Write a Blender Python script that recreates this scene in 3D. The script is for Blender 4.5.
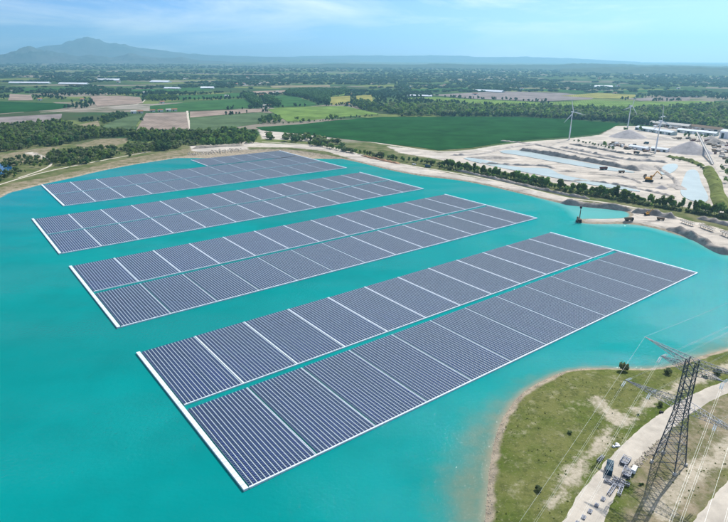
import bpy, math, random
import numpy as np
from mathutils import Matrix, Vector
random.seed(7); RNG = np.random.default_rng(7)
C = bpy.context.scene.collection
for o in list(bpy.data.objects): bpy.data.objects.remove(o)

# ------------------------------------------------------------------ camera
CAM_H, FPX, PITCH, ROLL = 140.0, 563.03, math.radians(19.971), math.radians(0.3344)
cd = bpy.data.cameras.new('camera'); cam = bpy.data.objects.new('camera', cd); C.objects.link(cam)
cd.sensor_width = 36; cd.lens = 36 * FPX / 728; cd.clip_end = 90000; cd.clip_start = 1
cam.matrix_world = Matrix.Translation((0, 0, CAM_H)) @ Matrix.Rotation(math.pi/2 - PITCH, 4, 'X') @ Matrix.Rotation(ROLL, 4, 'Z')
scn = bpy.context.scene; scn.camera = cam

# ------------------------------------------------------------------ world, sun, exposure
SUN_EL = math.radians(46.0); SUN_AZ = math.atan2(0.645, 0.764)   # clockwise from +Y
SUN_DIR = Vector((math.sin(SUN_AZ)*math.cos(SUN_EL), math.cos(SUN_AZ)*math.cos(SUN_EL), math.sin(SUN_EL)))
w = bpy.data.worlds.new('World'); scn.world = w; w.use_nodes = True
nt = w.node_tree; nt.nodes.clear()
sky = nt.nodes.new('ShaderNodeTexSky'); sky.sky_type = 'NISHITA'; sky.sun_disc = False
sky.sun_elevation = SUN_EL; sky.sun_rotation = SUN_AZ; sky.altitude = 0; sky.air_density = 0.42; sky.dust_density = 0.9; sky.ozone_density = 9.0
tc = nt.nodes.new('ShaderNodeTexCoord')
mp = nt.nodes.new('ShaderNodeMapping'); mp.inputs['Location'].default_value = (3.1, 0.4, 0.0); mp.inputs['Scale'].default_value = (1.2, 1.2, 6.0); mp.inputs['Rotation'].default_value = (0.0, 0.10, 0.5)
nz = nt.nodes.new('ShaderNodeTexNoise'); nz.inputs['Scale'].default_value = 1.7; nz.inputs['Detail'].default_value = 8; nz.inputs['Roughness'].default_value = 0.62; nz.inputs['Distortion'].default_value = 0.7
rp = nt.nodes.new('ShaderNodeMapRange'); rp.inputs['From Min'].default_value = 0.45; rp.inputs['From Max'].default_value = 0.68; rp.inputs['To Max'].default_value = 0.95
mx = nt.nodes.new('ShaderNodeMix'); mx.data_type = 'RGBA'; mx.inputs['B'].default_value = (7.0, 7.2, 7.3, 1)
bg = nt.nodes.new('ShaderNodeBackground'); bg.inputs['Strength'].default_value = 0.15
wo = nt.nodes.new('ShaderNodeOutputWorld')
L = nt.links.new
L(tc.outputs['Generated'], mp.inputs['Vector']); L(mp.outputs['Vector'], nz.inputs['Vector']); L(nz.outputs['Fac'], rp.inputs['Value'])
L(rp.outputs['Result'], mx.inputs['Factor']); hsv = nt.nodes.new('ShaderNodeHueSaturation'); hsv.inputs['Saturation'].default_value = 1.08; hsv.inputs['Hue'].default_value = 0.5; L(sky.outputs['Color'], hsv.inputs['Color']); L(hsv.outputs['Color'], mx.inputs['A']); L(mx.outputs['Result'], bg.inputs['Color']); L(bg.outputs['Background'], wo.inputs['Surface'])
sd_ = bpy.data.lights.new('sun', 'SUN'); sd_.energy = 5.0; sd_.angle = math.radians(0.53); sd_.color = (1.0, 0.96, 0.90)
sun = bpy.data.objects.new('sun', sd_); C.objects.link(sun); sun.location = (0, 0, 900)
sun.rotation_euler = (-SUN_DIR).to_track_quat('-Z', 'Y').to_euler()
scn.view_settings.view_transform = 'Standard'; scn.view_settings.look = 'None'; scn.view_settings.exposure = 0.34; scn.view_settings.gamma = 1.0
scn.view_settings.use_curve_mapping = False

# ------------------------------------------------------------------ pixel -> ground
def _axes():
    f = np.array([0, math.cos(PITCH), -math.sin(PITCH)]); r = np.array([1., 0, 0]); u = np.cross(r, f)
    c, s = math.cos(ROLL), math.sin(ROLL); return c*r+s*u, -s*r+c*u, f
AX = _axes(); G = 2.0
def at(px, py, z=G):
    d = AX[2] + (px-364)/FPX*AX[0] - (py-261)/FPX*AX[1]
    t = (z-CAM_H)/d[2]; return Vector((d[0]*t, d[1]*t, z))
def poly(pts, z=G): return np.array([at(x, y, z)[:2] for x, y in pts])

# ------------------------------------------------------------------ materials
def mat(name, col, rough=0.8, var=0.25, scale=0.2, col2=None, metal=0.0, spec=0.06, bump=0.0, bscale=None, rnd=0.0, tint=0.0, trans=0.0):
    m = bpy.data.materials.new(name); m.use_nodes = True; t = m.node_tree; b = t.nodes['Principled BSDF']
    b.inputs['Roughness'].default_value = rough; b.inputs['Metallic'].default_value = metal; b.inputs['Specular IOR Level'].default_value = spec
    g = t.nodes.new('ShaderNodeTexCoord')
    n = t.nodes.new('ShaderNodeTexNoise'); n.inputs['Scale'].default_value = scale; n.inputs['Detail'].default_value = 6; n.inputs['Roughness'].default_value = 0.65
    t.links.new(g.outputs['Object'], n.inputs['Vector'])
    x = t.nodes.new('ShaderNodeMix'); x.data_type = 'RGBA'
    c2 = col2 or tuple(max(0, c*(1-var)) for c in col); c1 = col if col2 else tuple(c*(1+var) for c in col)
    x.inputs['A'].default_value = (*c1, 1); x.inputs['B'].default_value = (*c2, 1)
    r = t.nodes.new('ShaderNodeMapRange'); r.inputs['From Min'].default_value = 0.33; r.inputs['From Max'].default_value = 0.67
    t.links.new(n.outputs['Fac'], r.inputs['Value']); t.links.new(r.outputs['Result'], x.inputs['Factor'])
    out = x.outputs['Result']
    if rnd or tint:
        h = t.nodes.new('ShaderNodeHueSaturation'); t.links.new(out, h.inputs['Color'])
        oi = t.nodes.new('ShaderNodeObjectInfo'); at_ = t.nodes.new('ShaderNodeAttribute'); at_.attribute_name = 'tint'
        a = t.nodes.new('ShaderNodeMath'); a.operation = 'MULTIPLY_ADD'; a.inputs[1].default_value = rnd; a.inputs[2].default_value = 1-rnd/2
        t.links.new(oi.outputs['Random'], a.inputs[0])
        a2 = t.nodes.new('ShaderNodeMath'); a2.operation = 'MULTIPLY_ADD'; a2.inputs[1].default_value = tint
        t.links.new(at_.outputs['Fac'], a2.inputs[0]); t.links.new(a.outputs[0], a2.inputs[2]); t.links.new(a2.outputs[0], h.inputs['Value'])
        a3 = t.nodes.new('ShaderNodeMath'); a3.operation = 'MULTIPLY_ADD'; a3.inputs[1].default_value = 0.05*rnd; a3.inputs[2].default_value = 0.5-0.025*rnd
        t.links.new(oi.outputs['Random'], a3.inputs[0]); t.links.new(a3.outputs[0], h.inputs['Hue'])
        out = h.outputs['Color']
    t.links.new(out, b.inputs['Base Color'])
    if trans:
        tr = t.nodes.new('ShaderNodeBsdfTranslucent'); ms = t.nodes.new('ShaderNodeMixShader'); ms.inputs[0].default_value = trans; mo_ = t.nodes['Material Output']
        t.links.new(out, tr.inputs['Color']); t.links.new(b.outputs[0], ms.inputs[1]); t.links.new(tr.outputs[0], ms.inputs[2]); t.links.new(ms.outputs[0], mo_.inputs['Surface'])
    if bump:
        n2 = t.nodes.new('ShaderNodeTexNoise'); n2.inputs['Scale'].default_value = bscale or scale*6; n2.inputs['Detail'].default_value = 5
        t.links.new(g.outputs['Object'], n2.inputs['Vector'])
        bp = t.nodes.new('ShaderNodeBump'); bp.inputs['Strength'].default_value = bump; bp.inputs['Distance'].default_value = 0.3
        t.links.new(n2.outputs['Fac'], bp.inputs['Height']); t.links.new(bp.outputs['Normal'], b.inputs['Normal'])
    return m
M = {}
M['panel'] = mat('panel_glass', (0.005, 0.019, 0.085), 0.25, 0.25, 0.03, spec=0.10, rnd=0.3)
M['frame'] = mat('aluminium_frame', (0.17, 0.21, 0.29), 0.5, 0.05, 1.0, spec=0.5)
M['float'] = mat('white_float_plastic', (0.46, 0.53, 0.585), 0.6, 0.12, 0.5)
M['walk'] = mat('walkway_float_plastic', (0.60, 0.66, 0.71), 0.5, 0.14, 0.35)
M['steel'] = mat('galvanised_lattice_steel', (0.055, 0.075, 0.105), 0.5, 0.3, 0.6, metal=0.3, spec=0.5)
M['steel2'] = mat('pale_galvanised_steel', (0.085, 0.10, 0.135), 0.5, 0.3, 0.6, metal=0.3, spec=0.5)
M['insul'] = mat('pale_glass_insulator', (0.75, 0.80, 0.80), 0.2, 0.1, 2.0, spec=0.6)
M['cable'] = mat('aluminium_cable', (0.30, 0.33, 0.34), 0.45, 0.1, 0.3, metal=0.4)
M['conc'] = mat('pale_concrete', (0.50, 0.48, 0.44), 0.9, 0.15, 0.3)
M['road'] = mat('compacted_pale_road', (0.45, 0.405, 0.34), 0.95, 0.2, 0.10, bump=0.2, bscale=2.0)
M['track'] = mat('sandy_track', (0.50, 0.45, 0.37), 0.95, 0.16, 0.05)
M['gravel'] = mat('grey_gravel', (0.35, 0.325, 0.32), 0.95, 0.2, 0.12, bump=0.5, bscale=1.0)
M['gravel2'] = mat('sand_heap', (0.40, 0.36, 0.32), 0.95, 0.2, 0.1, bump=0.5, bscale=1.0)
M['spoil'] = mat('dark_spoil_earth', (0.27, 0.245, 0.22), 0.95, 0.4, 0.15, bump=0.6, bscale=0.8)
M['red_earth'] = mat('red_earth', (0.34, 0.20, 0.12), 0.95, 0.25, 0.1)
M['white'] = mat('white_paint', (0.78, 0.79, 0.80), 0.4, 0.06, 0.4)
M['turb'] = mat('pale_grey_turbine_paint', (0.62, 0.66, 0.70), 0.4, 0.04, 0.2)
M['roofw'] = mat('pale_metal_roof', (0.66, 0.70, 0.74), 0.5, 0.1, 0.05)
M['wallg'] = mat('green_grey_cladding', (0.36, 0.43, 0.42), 0.7, 0.2, 0.1)
M['tile'] = mat('clay_tile_roof', (0.30, 0.15, 0.09), 0.85, 0.25, 0.3)
M['plaster'] = mat('cream_plaster', (0.62, 0.56, 0.47), 0.9, 0.1, 0.2)
M['orange'] = mat('worn_yellow_machine_paint', (0.55, 0.28, 0.05), 0.5, 0.25, 0.8)
M['darkmetal'] = mat('dark_machine_metal', (0.035, 0.035, 0.04), 0.6, 0.3, 0.8)
M['rust'] = mat('rusty_brown_steel', (0.17, 0.12, 0.08), 0.8, 0.3, 0.6)
M['blue'] = mat('dark_blue_paint', (0.02, 0.06, 0.09), 0.45, 0.2, 0.8)
M['maroon'] = mat('dull_red_paint', (0.13, 0.05, 0.045), 0.5, 0.2, 0.8)
M['glass'] = mat('dark_window_glass', (0.01, 0.013, 0.016), 0.08, 0.1, 1.0, spec=0.6)
M['tyre'] = mat('tyre_rubber', (0.02, 0.02, 0.02), 0.85, 0.2, 1.0)
M['bark'] = mat('bark', (0.10, 0.08, 0.06), 0.9, 0.25, 2.0)
M['leaf'] = mat('leaf_green', (0.145, 0.225, 0.052), 0.7, 0.35, 0.4, rnd=0.8, tint=0.7, spec=0.03, trans=0.5)
M['leafdark'] = mat('leaf_dark_evergreen', (0.080, 0.150, 0.050), 0.7, 0.3, 0.3, rnd=0.6, tint=0.6, spec=0.03, trans=0.3)
M['leafpale'] = mat('leaf_grey_green', (0.15, 0.19, 0.085), 0.7, 0.3, 0.3, rnd=0.4, tint=0.5, spec=0.03, trans=0.5)
M['fardark'] = mat('far_wood_leaf', (0.050, 0.105, 0.052), 0.8, 0.35, 0.004, tint=0.7, spec=0.0, trans=0.3)
M['grass'] = mat('dry_grass_blades', (0.20, 0.23, 0.075), 0.8, 0.3, 0.1, tint=0.6, spec=0.0, trans=0.3)
M['rock'] = mat('shore_rock', (0.33, 0.29, 0.235), 0.9, 0.3, 0.5)
M['mount'] = mat('mountain_scrub', (0.035, 0.06, 0.04), 0.95, 0.3, 0.002, col2=(0.10, 0.105, 0.085))
M['hill'] = mat('wooded_hill', (0.018, 0.042, 0.024), 0.95, 0.3, 0.014, col2=(0.065, 0.09, 0.045))
def field_mat(name, col, stripes=None, ang=0.0):
    m = mat(name, col, 0.95, 0.32, 0.018, spec=0.0)
    if stripes:
        t = m.node_tree; b = t.nodes['Principled BSDF']; src = b.inputs['Base Color'].links[0].from_socket
        g = t.nodes.new('ShaderNodeTexCoord'); mp_ = t.nodes.new('ShaderNodeMapping'); mp_.inputs['Rotation'].default_value = (0, 0, ang)
        wv = t.nodes.new('ShaderNodeTexWave'); wv.inputs['Scale'].default_value = 0.314/stripes*1.0; wv.inputs['Distortion'].default_value = 1.0; wv.inputs['Detail'].default_value = 3
        t.links.new(g.outputs['Object'], mp_.inputs['Vector']); t.links.new(mp_.outputs['Vector'], wv.inputs['Vector'])
        x = t.nodes.new('ShaderNodeMix'); x.data_type = 'RGBA'; x.blend_type = 'MULTIPLY'; x.inputs['Factor'].default_value = 1
        r = t.nodes.new('ShaderNodeMapRange'); r.inputs['To Min'].default_value = 0.83; r.inputs['To Max'].default_value = 1.12
        t.links.new(wv.outputs['Fac'], r.inputs['Value']); t.links.new(src, x.inputs['A']); t.links.new(r.outputs['Result'], x.inputs['B']); t.links.new(x.outputs['Result'], b.inputs['Base Color'])
    return m

# ------------------------------------------------------------------ mesh helpers
def link(name, me, parent=None):
    o = bpy.data.objects.new(name, me); C.objects.link(o)
    if parent: o.parent = parent
    return o
def tag(o, label=None, cat=None, group=None, kind=None):
    if label: o['label'] = label
    if cat: o['category'] = cat
    if group: o['group'] = group
    if kind: o['kind'] = kind
    return o
def empty(name, loc, rz=0, label=None, cat=None, group=None):
    o = bpy.data.objects.new(name, None); C.objects.link(o); o.location = loc; o.rotation_euler = (0, 0, rz); o.empty_display_size = 1
    return tag(o, label, cat, group)
def mesh_np(name, V, F, mats, mi=None, smooth=False, attrs=None):
    V = np.asarray(V, np.float32).reshape(-1, 3); me = bpy.data.meshes.new(name)
    F = np.asarray(F, np.int32); k = F.shape[1]
    me.vertices.add(len(V)); me.vertices.foreach_set('co', V.ravel())
    me.loops.add(F.size); me.loops.foreach_set('vertex_index', F.ravel())
    me.polygons.add(len(F)); me.polygons.foreach_set('loop_start', np.arange(0, F.size, k, dtype=np.int32))
    for m in mats: me.materials.append(m)
    if mi is not None: me.polygons.foreach_set('material_index', np.asarray(mi, np.int32))
    if smooth: me.polygons.foreach_set('use_smooth', np.ones(len(F), bool))
    for an, av in (attrs or {}).items():
        a = me.attributes.new(an, 'FLOAT', 'POINT'); a.data.foreach_set('value', np.asarray(av, np.float32))
    me.update(calc_edges=True); return me
class MB:
    def __init__(s): s.v = []; s.f = []; s.m = []
    def add(s, vs, fs, m=0):
        b = len(s.v); s.v += [tuple(v) for v in vs]; s.f += [tuple(b+i for i in f) for f in fs]; s.m += [m]*len(fs)
    def box(s, c, d, rz=0, m=0, tilt=0, taper=1.0):
        cx, cy, cz = c; dx, dy, dz = d[0]/2, d[1]/2, d[2]/2; R = Matrix.Rotation(rz, 3, 'Z') @ Matrix.Rotation(tilt, 3, 'Y')
        vs = [R @ Vector((x*dx*(taper if z > 0 else 1), y*dy*(taper if z > 0 else 1), z*dz)) + Vector(c) for z in (-1, 1) for x, y in ((-1, -1), (1, -1), (1, 1), (-1, 1))]
        s.add(vs, [(3, 2, 1, 0), (4, 5, 6, 7), (0, 1, 5, 4), (1, 2, 6, 5), (2, 3, 7, 6), (3, 0, 4, 7)], m)
    def bar(s, a, b, r, n=4, r2=None, m=0, cap=True):
        a = Vector(a); b = Vector(b); d = (b-a).normalized(); u = d.cross(Vector((0, 0, 1)) if abs(d.z) < 0.95 else Vector((1, 0, 0))).normalized(); v = d.cross(u)
        r2 = r if r2 is None else r2; vs = []
        for p, rr in ((a, r), (b, r2)):
            for k in range(n):
                t = 2*math.pi*(k+0.5)/n; vs.append(p+u*math.cos(t)*rr+v*math.sin(t)*rr)
        fs = [(k, (k+1) % n, n+(k+1) % n, n+k) for k in range(n)]
        if cap: fs += [tuple(range(n-1, -1, -1)), tuple(range(n, 2*n))]
        s.add(vs, fs, m)
    def wheel(s, c, r, wd, ax=(0, 1, 0), m=0, n=12):
        a = Vector(ax).normalized()*wd/2; s.bar(Vector(c)-a, Vector(c)+a, r, n, m=m)
    def build(s, name, mats, parent=None, smooth=False):
        me = bpy.data.meshes.new(name); me.from_pydata([tuple(v) for v in s.v], [], s.f)
        for m in (mats if isinstance(mats, (list, tuple)) else [mats]): me.materials.append(m)
        me.polygons.foreach_set('material_index', s.m)
        if smooth: me.polygons.foreach_set('use_smooth', [True]*len(s.f))
        me.update(); return link(name, me, parent)
def inpoly(P, Q):
    x, y = P[:, 0], P[:, 1]; r = np.zeros(len(P), bool); n = len(Q)
    for i in range(n):
        x1, y1 = Q[i]; x2, y2 = Q[(i+1) % n]
        if y1 == y2: continue
        c = ((y1 > y) != (y2 > y)) & (x < (x2-x1)*(y-y1)/(y2-y1)+x1); r ^= c
    return r
def dseg(P, Q, closed=True):
    d = np.full(len(P), 1e9); n = len(Q)
    for i in range(n if closed else n-1):
        a = Q[i]; b = Q[(i+1) % n]; ab = b-a; t = np.clip(((P-a)@ab)/max(ab@ab, 1e-9), 0, 1)
        d = np.minimum(d, np.hypot(*(P-(a+t[:, None]*ab)).T))
    return d
def sdist(P, Q): return np.where(inpoly(P, Q), 1, -1)*dseg(P, Q)
def smooth_line(pts, closed=False, it=2):
    p = [Vector(q) for q in pts]
    for _ in range(it):
        n = len(p); q = [] if closed else [p[0]]
        for i in range(n if closed else n-1):
            a, b = p[i], p[(i+1) % n]; q += [a*.75+b*.25, a*.25+b*.75]
        if not closed: q.append(p[-1])
        p = q
    return p
_nt = RNG.random((64, 64))
def vnoise(x, y, s):
    x = np.asarray(x)/s; y = np.asarray(y)/s; i = np.floor(x).astype(int); j = np.floor(y).astype(int); fx = x-i; fy = y-j
    fx = fx*fx*(3-2*fx); fy = fy*fy*(3-2*fy); g = lambda a, b: _nt[a % 64, b % 64]
    return (g(i, j)*(1-fx)+g(i+1, j)*fx)*(1-fy)+(g(i, j+1)*(1-fx)+g(i+1, j+1)*fx)*fy - 0.5
def fbm(x, y, s, o=4):
    r = 0; a = 1
    for k in range(o): r = r+a*vnoise(np.asarray(x)+k*137.1, np.asarray(y)-k*71.7, s/2**k); a *= .5
    return r

# ------------------------------------------------------------------ lake outline (shore at water level)
shore_far = [(-60, 216), (-25, 205), (0, 198), (7, 193), (20, 190), (41, 184.5), (71, 178), (95, 172), (130, 165), (160, 160.5), (190, 156), (214, 153), (240, 150.8), (265, 149.6), (289, 150.3), (313, 153.5), (350, 160), (378, 167), (397, 171.5), (419, 175.5), (440, 178), (461, 180.3), (488, 185.5), (514, 191.7), (540, 198), (560, 203), (580, 206.5), (603, 208.5), (622, 210), (629, 212.5), (631, 216.5), (624, 218.6), (610, 219), (595, 219.3), (584, 219), (577.5, 220.5), (581, 223), (598, 224), (628, 223.5), (647, 226), (672, 232.7), (697, 241), (712, 250), (729, 256), (770, 263), (820, 275), (850, 295), (820, 322), (770, 338), (728, 349), (705, 355), (691, 359.5), (675, 365), (657, 368.6), (627, 369), (605, 368.2), (581, 368.6), (566, 371), (555, 375), (540, 382), (526, 390), (516, 399), (509, 409), (502, 420), (498, 430), (494, 443), (492, 455), (489, 472), (488, 489), (486.5, 505), (485.5, 522), (483, 560)]
LAKE = np.array(smooth_line([at(x, y, 0)[:2] for x, y in shore_far], it=2))
LAKE = np.vstack([LAKE, [[30, 60], [-350, 40], [-900, 120], [-900, 420]]])
PEN_SHORE = np.array([at(x, y, 0)[:2] for x, y in shore_far[49:]])

# ------------------------------------------------------------------ ground: one sheet, finely meshed round the lake
pdirt = [  # sandy / bare areas (pixels of the photograph, on the ground)
 [(240, 141), (262, 143), (330, 146), (352, 152), (380, 160), (400, 164), (440, 171.5), (500, 182), (545, 193), (585, 202), (640, 210), (700, 223), (728, 231), (760, 240), (760, 262), (728, 255), (697, 240), (672, 232), (640, 225), (600, 223.5), (576, 221.5), (584, 218), (628, 217), (628, 211), (590, 207), (540, 197.5), (514, 191), (461, 180), (419, 175), (397, 171), (378, 166.5), (350, 158), (325, 151), (290, 147.5), (240, 147)],
 [(386, 146), (420, 149.5), (438, 152.5), (470, 150), (492, 146), (520, 142.5), (569, 138.5), (600, 135), (616, 126), (640, 126), (728, 131), (790, 135), (800, 215), (728, 214), (690, 208), (650, 201), (600, 191), (560, 184), (520, 175), (470, 165.5), (430, 158), (400, 153)],
 [(258, 129), (285, 131), (330, 138), (320, 143), (290, 140), (262, 139)],
 [(24, 153), (34, 152), (50, 158), (46, 160), (34, 156)],
 [(190, 146), (240, 144), (250, 149), (205, 153), (192, 151)],
]
pdry = [[(75, 145), (100, 139), (127, 138), (130, 142), (100, 150), (85, 151)], [(0, 155), (40, 148), (60, 146), (55, 155), (0, 168)], [(55, 176), (130, 158), (190, 148), (215, 147), (212, 153), (160, 160), (95, 171), (40, 184), (0, 197), (-30, 207), (-30, 196), (20, 182)]]
ppen_dirt = [
 [(592, 398), (600, 397), (612, 408), (636, 420), (628, 428), (612, 421), (600, 410)],
 [(606, 426), (618, 424), (608, 444), (592, 462), (575, 484), (560, 500), (550, 508), (556, 490), (570, 470), (588, 450)],
 [(628, 408), (660, 393), (690, 378), (728, 362), (760, 348), (760, 356), (728, 371), (690, 388), (660, 402), (636, 414)],
 [(640, 505), (668, 482), (690, 466), (712, 450), (728, 436), (760, 420), (760, 440), (728, 458), (700, 480), (680, 505), (664, 522)],
]
ppen_dry = [[(640, 470), (650, 440), (668, 432), (690, 420), (728, 396), (790, 370), (790, 470), (728, 470), (692, 520), (660, 540), (615, 540), (625, 510)]]
fx = np.concatenate([np.arange(-1100, -400, 10), np.arange(-400, 25, 4), np.arange(25, 240, 1.6), np.arange(240, 820, 4), np.arange(820, 1101, 10)])
fy = np.concatenate([np.arange(20, 110, 6), np.arange(110, 290, 1.6), np.arange(290, 1120, 4), np.arange(1120, 1301, 12)])
X, Y = np.meshgrid(fx, fy); P = np.stack([X.ravel(), Y.ravel()], 1)
near = (P[:, 1] < 1250)
sdl = -sdist(P, LAKE)
dirt = np.full(len(P), -60.)
for q in pdirt + ppen_dirt: dirt = np.maximum(dirt, sdist(P, poly(q)))
dry = np.full(len(P), -60.)
for q in pdry + ppen_dry: dry = np.maximum(dry, sdist(P, poly(q)))
pen = np.clip((420-P[:, 1])/40, 0, 1)*np.clip((P[:, 0]+60)/40, 0, 1)
def ground_h(x, y, sdv):
    t = np.clip((sdv+5)/13, 0, 1); t = t*t*(3-2*t)
    h = -1.3*(1-t)+G*t
    # slope crosses the water level where sd = 0
    h = np.where(sdv < 0, np.maximum(sdv*0.3, -2.0), np.minimum(sdv*0.34, 1e9)); h = np.where(sdv > 0, G*(1-np.exp(-sdv/4.0)), h)
    return h+fbm(x, y, 9, 3)*0.30*np.clip(sdv/8, 0, 1)
Z = ground_h(P[:, 0], P[:, 1], sdl)
def hz(x, y): return float(ground_h(np.array([x]), np.array([y]), -sdist(np.array([[x, y]]), LAKE))[0])
def hzs(Q): return ground_h(Q[:, 0], Q[:, 1], -sdist(Q, LAKE))
edge = (P[:, 0] <= fx[0]) | (P[:, 0] >= fx[-1]) | (P[:, 1] <= fy[0]) | (P[:, 1] >= fy[-1])
Z[edge] = np.where(sdl[edge] > 0, G, -2.0)
nx, ny = len(fx), len(fy); ii = np.arange(nx*ny).reshape(ny, nx)
F = np.stack([ii[:-1, :-1], ii[:-1, 1:], ii[1:, 1:], ii[1:, :-1]], -1).reshape(-1, 4)
V = np.column_stack([P, Z])
# surrounding plain out to the horizon
FAR = 21000.
ox = [-FAR, fx[0], fx[-1], FAR]; oy = [-600, fy[0], fy[-1], FAR]; ov = []; of = []
for j in range(3):
    for i in range(3):
        if i == 1 and j == 1: continue
        b = len(V)+len(ov); ov += [(ox[i], oy[j], G), (ox[i+1], oy[j], G), (ox[i+1], oy[j+1], G), (ox[i], oy[j+1], G)]; of.append((b, b+1, b+2, b+3))
V = np.vstack([V, ov]); F = np.vstack([F, of]); k = len(ov); ext = lambda a, v: np.concatenate([a, np.full(k, v)])
gm = bpy.data.materials.new('ground_cover'); gm.use_nodes = True; t = gm.node_tree; B = t.nodes['Principled BSDF']; B.inputs['Roughness'].default_value = 0.95; B.inputs['Specular IOR Level'].default_value = 0.0
def N(ty, **kw):
    n = t.nodes.new(ty)
    for a, v in kw.items(): setattr(n, a, v)
    return n
def attr(nm): n = N('ShaderNodeAttribute'); n.attribute_name = nm; return n.outputs['Fac']
gco = N('ShaderNodeTexCoord').outputs['Object']
def noise(s, d=6, r=0.6):
    n = N('ShaderNodeTexNoise'); n.inputs['Scale'].default_value = s; n.inputs['Detail'].default_value = d; n.inputs['Roughness'].default_value = r; t.links.new(gco, n.inputs['Vector']); return n.outputs['Fac']
def mrange(v, a, b, c=0., d=1.):
    n = N('ShaderNodeMapRange'); n.interpolation_type = 'SMOOTHSTEP'
    for i, q in zip(('From Min', 'From Max', 'To Min', 'To Max'), (a, b, c, d)): n.inputs[i].default_value = q
    t.links.new(v, n.inputs['Value']); return n.outputs['Result']
def mixc(f, a, b):
    n = N('ShaderNodeMix'); n.data_type = 'RGBA'
    for s, q in (('Factor', f), ('A', a), ('B', b)):
        if isinstance(q, (tuple, float)): n.inputs[s].default_value = (*q, 1) if isinstance(q, tuple) else q
        else: t.links.new(q, n.inputs[s])
    return n.outputs['Result']
def madd(a, m, b):
    n = N('ShaderNodeMath', operation='MULTIPLY_ADD')
    for i, q in enumerate((a, m, b)):
        if isinstance(q, (int, float)): n.inputs[i].default_value = q
        else: t.links.new(q, n.inputs[i])
    return n.outputs[0]
# patchwork of distant fields
vm = N('ShaderNodeMapping'); vm.inputs['Scale'].default_value = (0.0042, 0.0068, 1); vm.inputs['Rotation'].default_value = (0, 0, 0.35); t.links.new(gco, vm.inputs['Vector'])
vo = N('ShaderNodeTexVoronoi'); vo.distance = 'CHEBYCHEV'; t.links.new(vm.outputs['Vector'], vo.inputs['Vector']); vo.inputs['Scale'].default_value = 1.0
sp = N('ShaderNodeSeparateColor'); t.links.new(vo.outputs['Color'], sp.inputs['Color'])
cr = N('ShaderNodeValToRGB'); cr.color_ramp.interpolation = 'CONSTANT'; t.links.new(sp.outputs['Red'], cr.inputs['Fac'])
cols = [(0.0, (0.045, 0.085, 0.035)), (0.22, (0.07, 0.115, 0.04)), (0.45, (0.055, 0.075, 0.035)), (0.64, (0.22, 0.19, 0.15)), (0.74, (0.15, 0.18, 0.06)), (0.89, (0.28, 0.25, 0.21)), (0.95, (0.05, 0.10, 0.04))]
while len(cr.color_ramp.elements) < len(cols): cr.color_ramp.elements.new(0.5)
for e, (p_, c_) in zip(cr.color_ramp.elements, cols): e.position = p_; e.color = (*c_, 1)
farcol = mixc(mrange(noise(0.012), .45, .75), cr.outputs['Color'], (0.06, 0.085, 0.035))
# near scrub land
nearcol = mixc(mrange(noise(0.05, 8), .36, .66), (0.075, 0.10, 0.032), (0.17, 0.165, 0.085))
pencol = mixc(mrange(noise(0.035, 8, .6), .36, .62), (0.080, 0.112, 0.022), (0.140, 0.146, 0.050))
pencol = mixc(mrange(noise(0.35, 7, .7), .45, .64, 0, .55), pencol, (0.048, 0.064, 0.02))
pencol = mixc(mrange(noise(0.16, 9, .75), .53, .70, 0, .6), pencol, (0.38, 0.35, 0.24))
pencol = mixc(mrange(noise(1.1, 5, .75), .55, .70, 0, .7), pencol, (0.30, 0.28, 0.17))
base = mixc(attr('near'), farcol, nearcol); base = mixc(attr('pen'), base, pencol)
drycol = mixc(mrange(noise(0.12, 9, .7), .38, .62), (0.26, 0.215, 0.145), (0.125, 0.125, 0.058))
drycol = mixc(mrange(noise(0.6, 6, .7), .5, .7, 0, .6), drycol, (0.33, 0.28, 0.23))
base = mixc(mrange(madd(noise(0.08, 7), 16, madd(attr('dry'), 1.0, -8.0)), -2.0, 2.5), base, drycol)
sand = mixc(mrange(noise(0.03, 8, .65), .36, .66), (0.55, 0.49, 0.415), (0.40, 0.36, 0.31))
sand = mixc(mrange(noise(0.25, 8, .7), .52, .75, 0, .6), sand, (0.24, 0.215, 0.18))
stm = N('ShaderNodeMapping'); stm.inputs['Scale'].default_value = (0.012, 0.075, 1); stm.inputs['Rotation'].default_value = (0, 0, 0.55); t.links.new(gco, stm.inputs['Vector'])
stn = N('ShaderNodeTexNoise'); stn.inputs['Scale'].default_value = 1.0; stn.inputs['Detail'].default_value = 8; stn.inputs['Roughness'].default_value = .68; stn.inputs['Distortion'].default_value = .6; t.links.new(stm.outputs['Vector'], stn.inputs['Vector'])
sand = mixc(mrange(stn.outputs['Fac'], .50, .66, 0, .75), sand, (0.19, 0.175, 0.155)); sand = mixc(mrange(stn.outputs['Fac'], .46, .30, 0, .7), sand, (0.60, 0.57, 0.53))
sand = mixc(madd(attr('pen'), .75, 0.0), sand, mixc(mrange(noise(0.5, 7, .7), .4, .66), (0.42, 0.365, 0.27), (0.24, 0.215, 0.13)))
base = mixc(mrange(madd(noise(0.10, 8, .7), 14, madd(madd(noise(0.55, 7, .7), 9, attr('dirt')), 1.0, -11.5)), -2.2, 2.2), base, sand)
shore = mixc(mrange(noise(0.3, 7), .4, .65), (0.36, 0.30, 0.22), (0.22, 0.19, 0.14))
base = mixc(mrange(madd(noise(0.12, 6), 6, attr('sd')), 4.6, 6.6, 1.0, 0.0), base, shore)
t.links.new(base, B.inputs['Base Color'])
bn = N('ShaderNodeBump'); bn.inputs['Strength'].default_value = 0.5; bn.inputs['Distance'].default_value = 0.5; t.links.new(noise(0.7, 6, .7), bn.inputs['Height']); t.links.new(bn.outputs['Normal'], B.inputs['Normal'])
nearw = np.clip((1000-P[:, 1]+fbm(P[:, 0], P[:, 1], 200)*150)/120, 0, 1)
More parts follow.
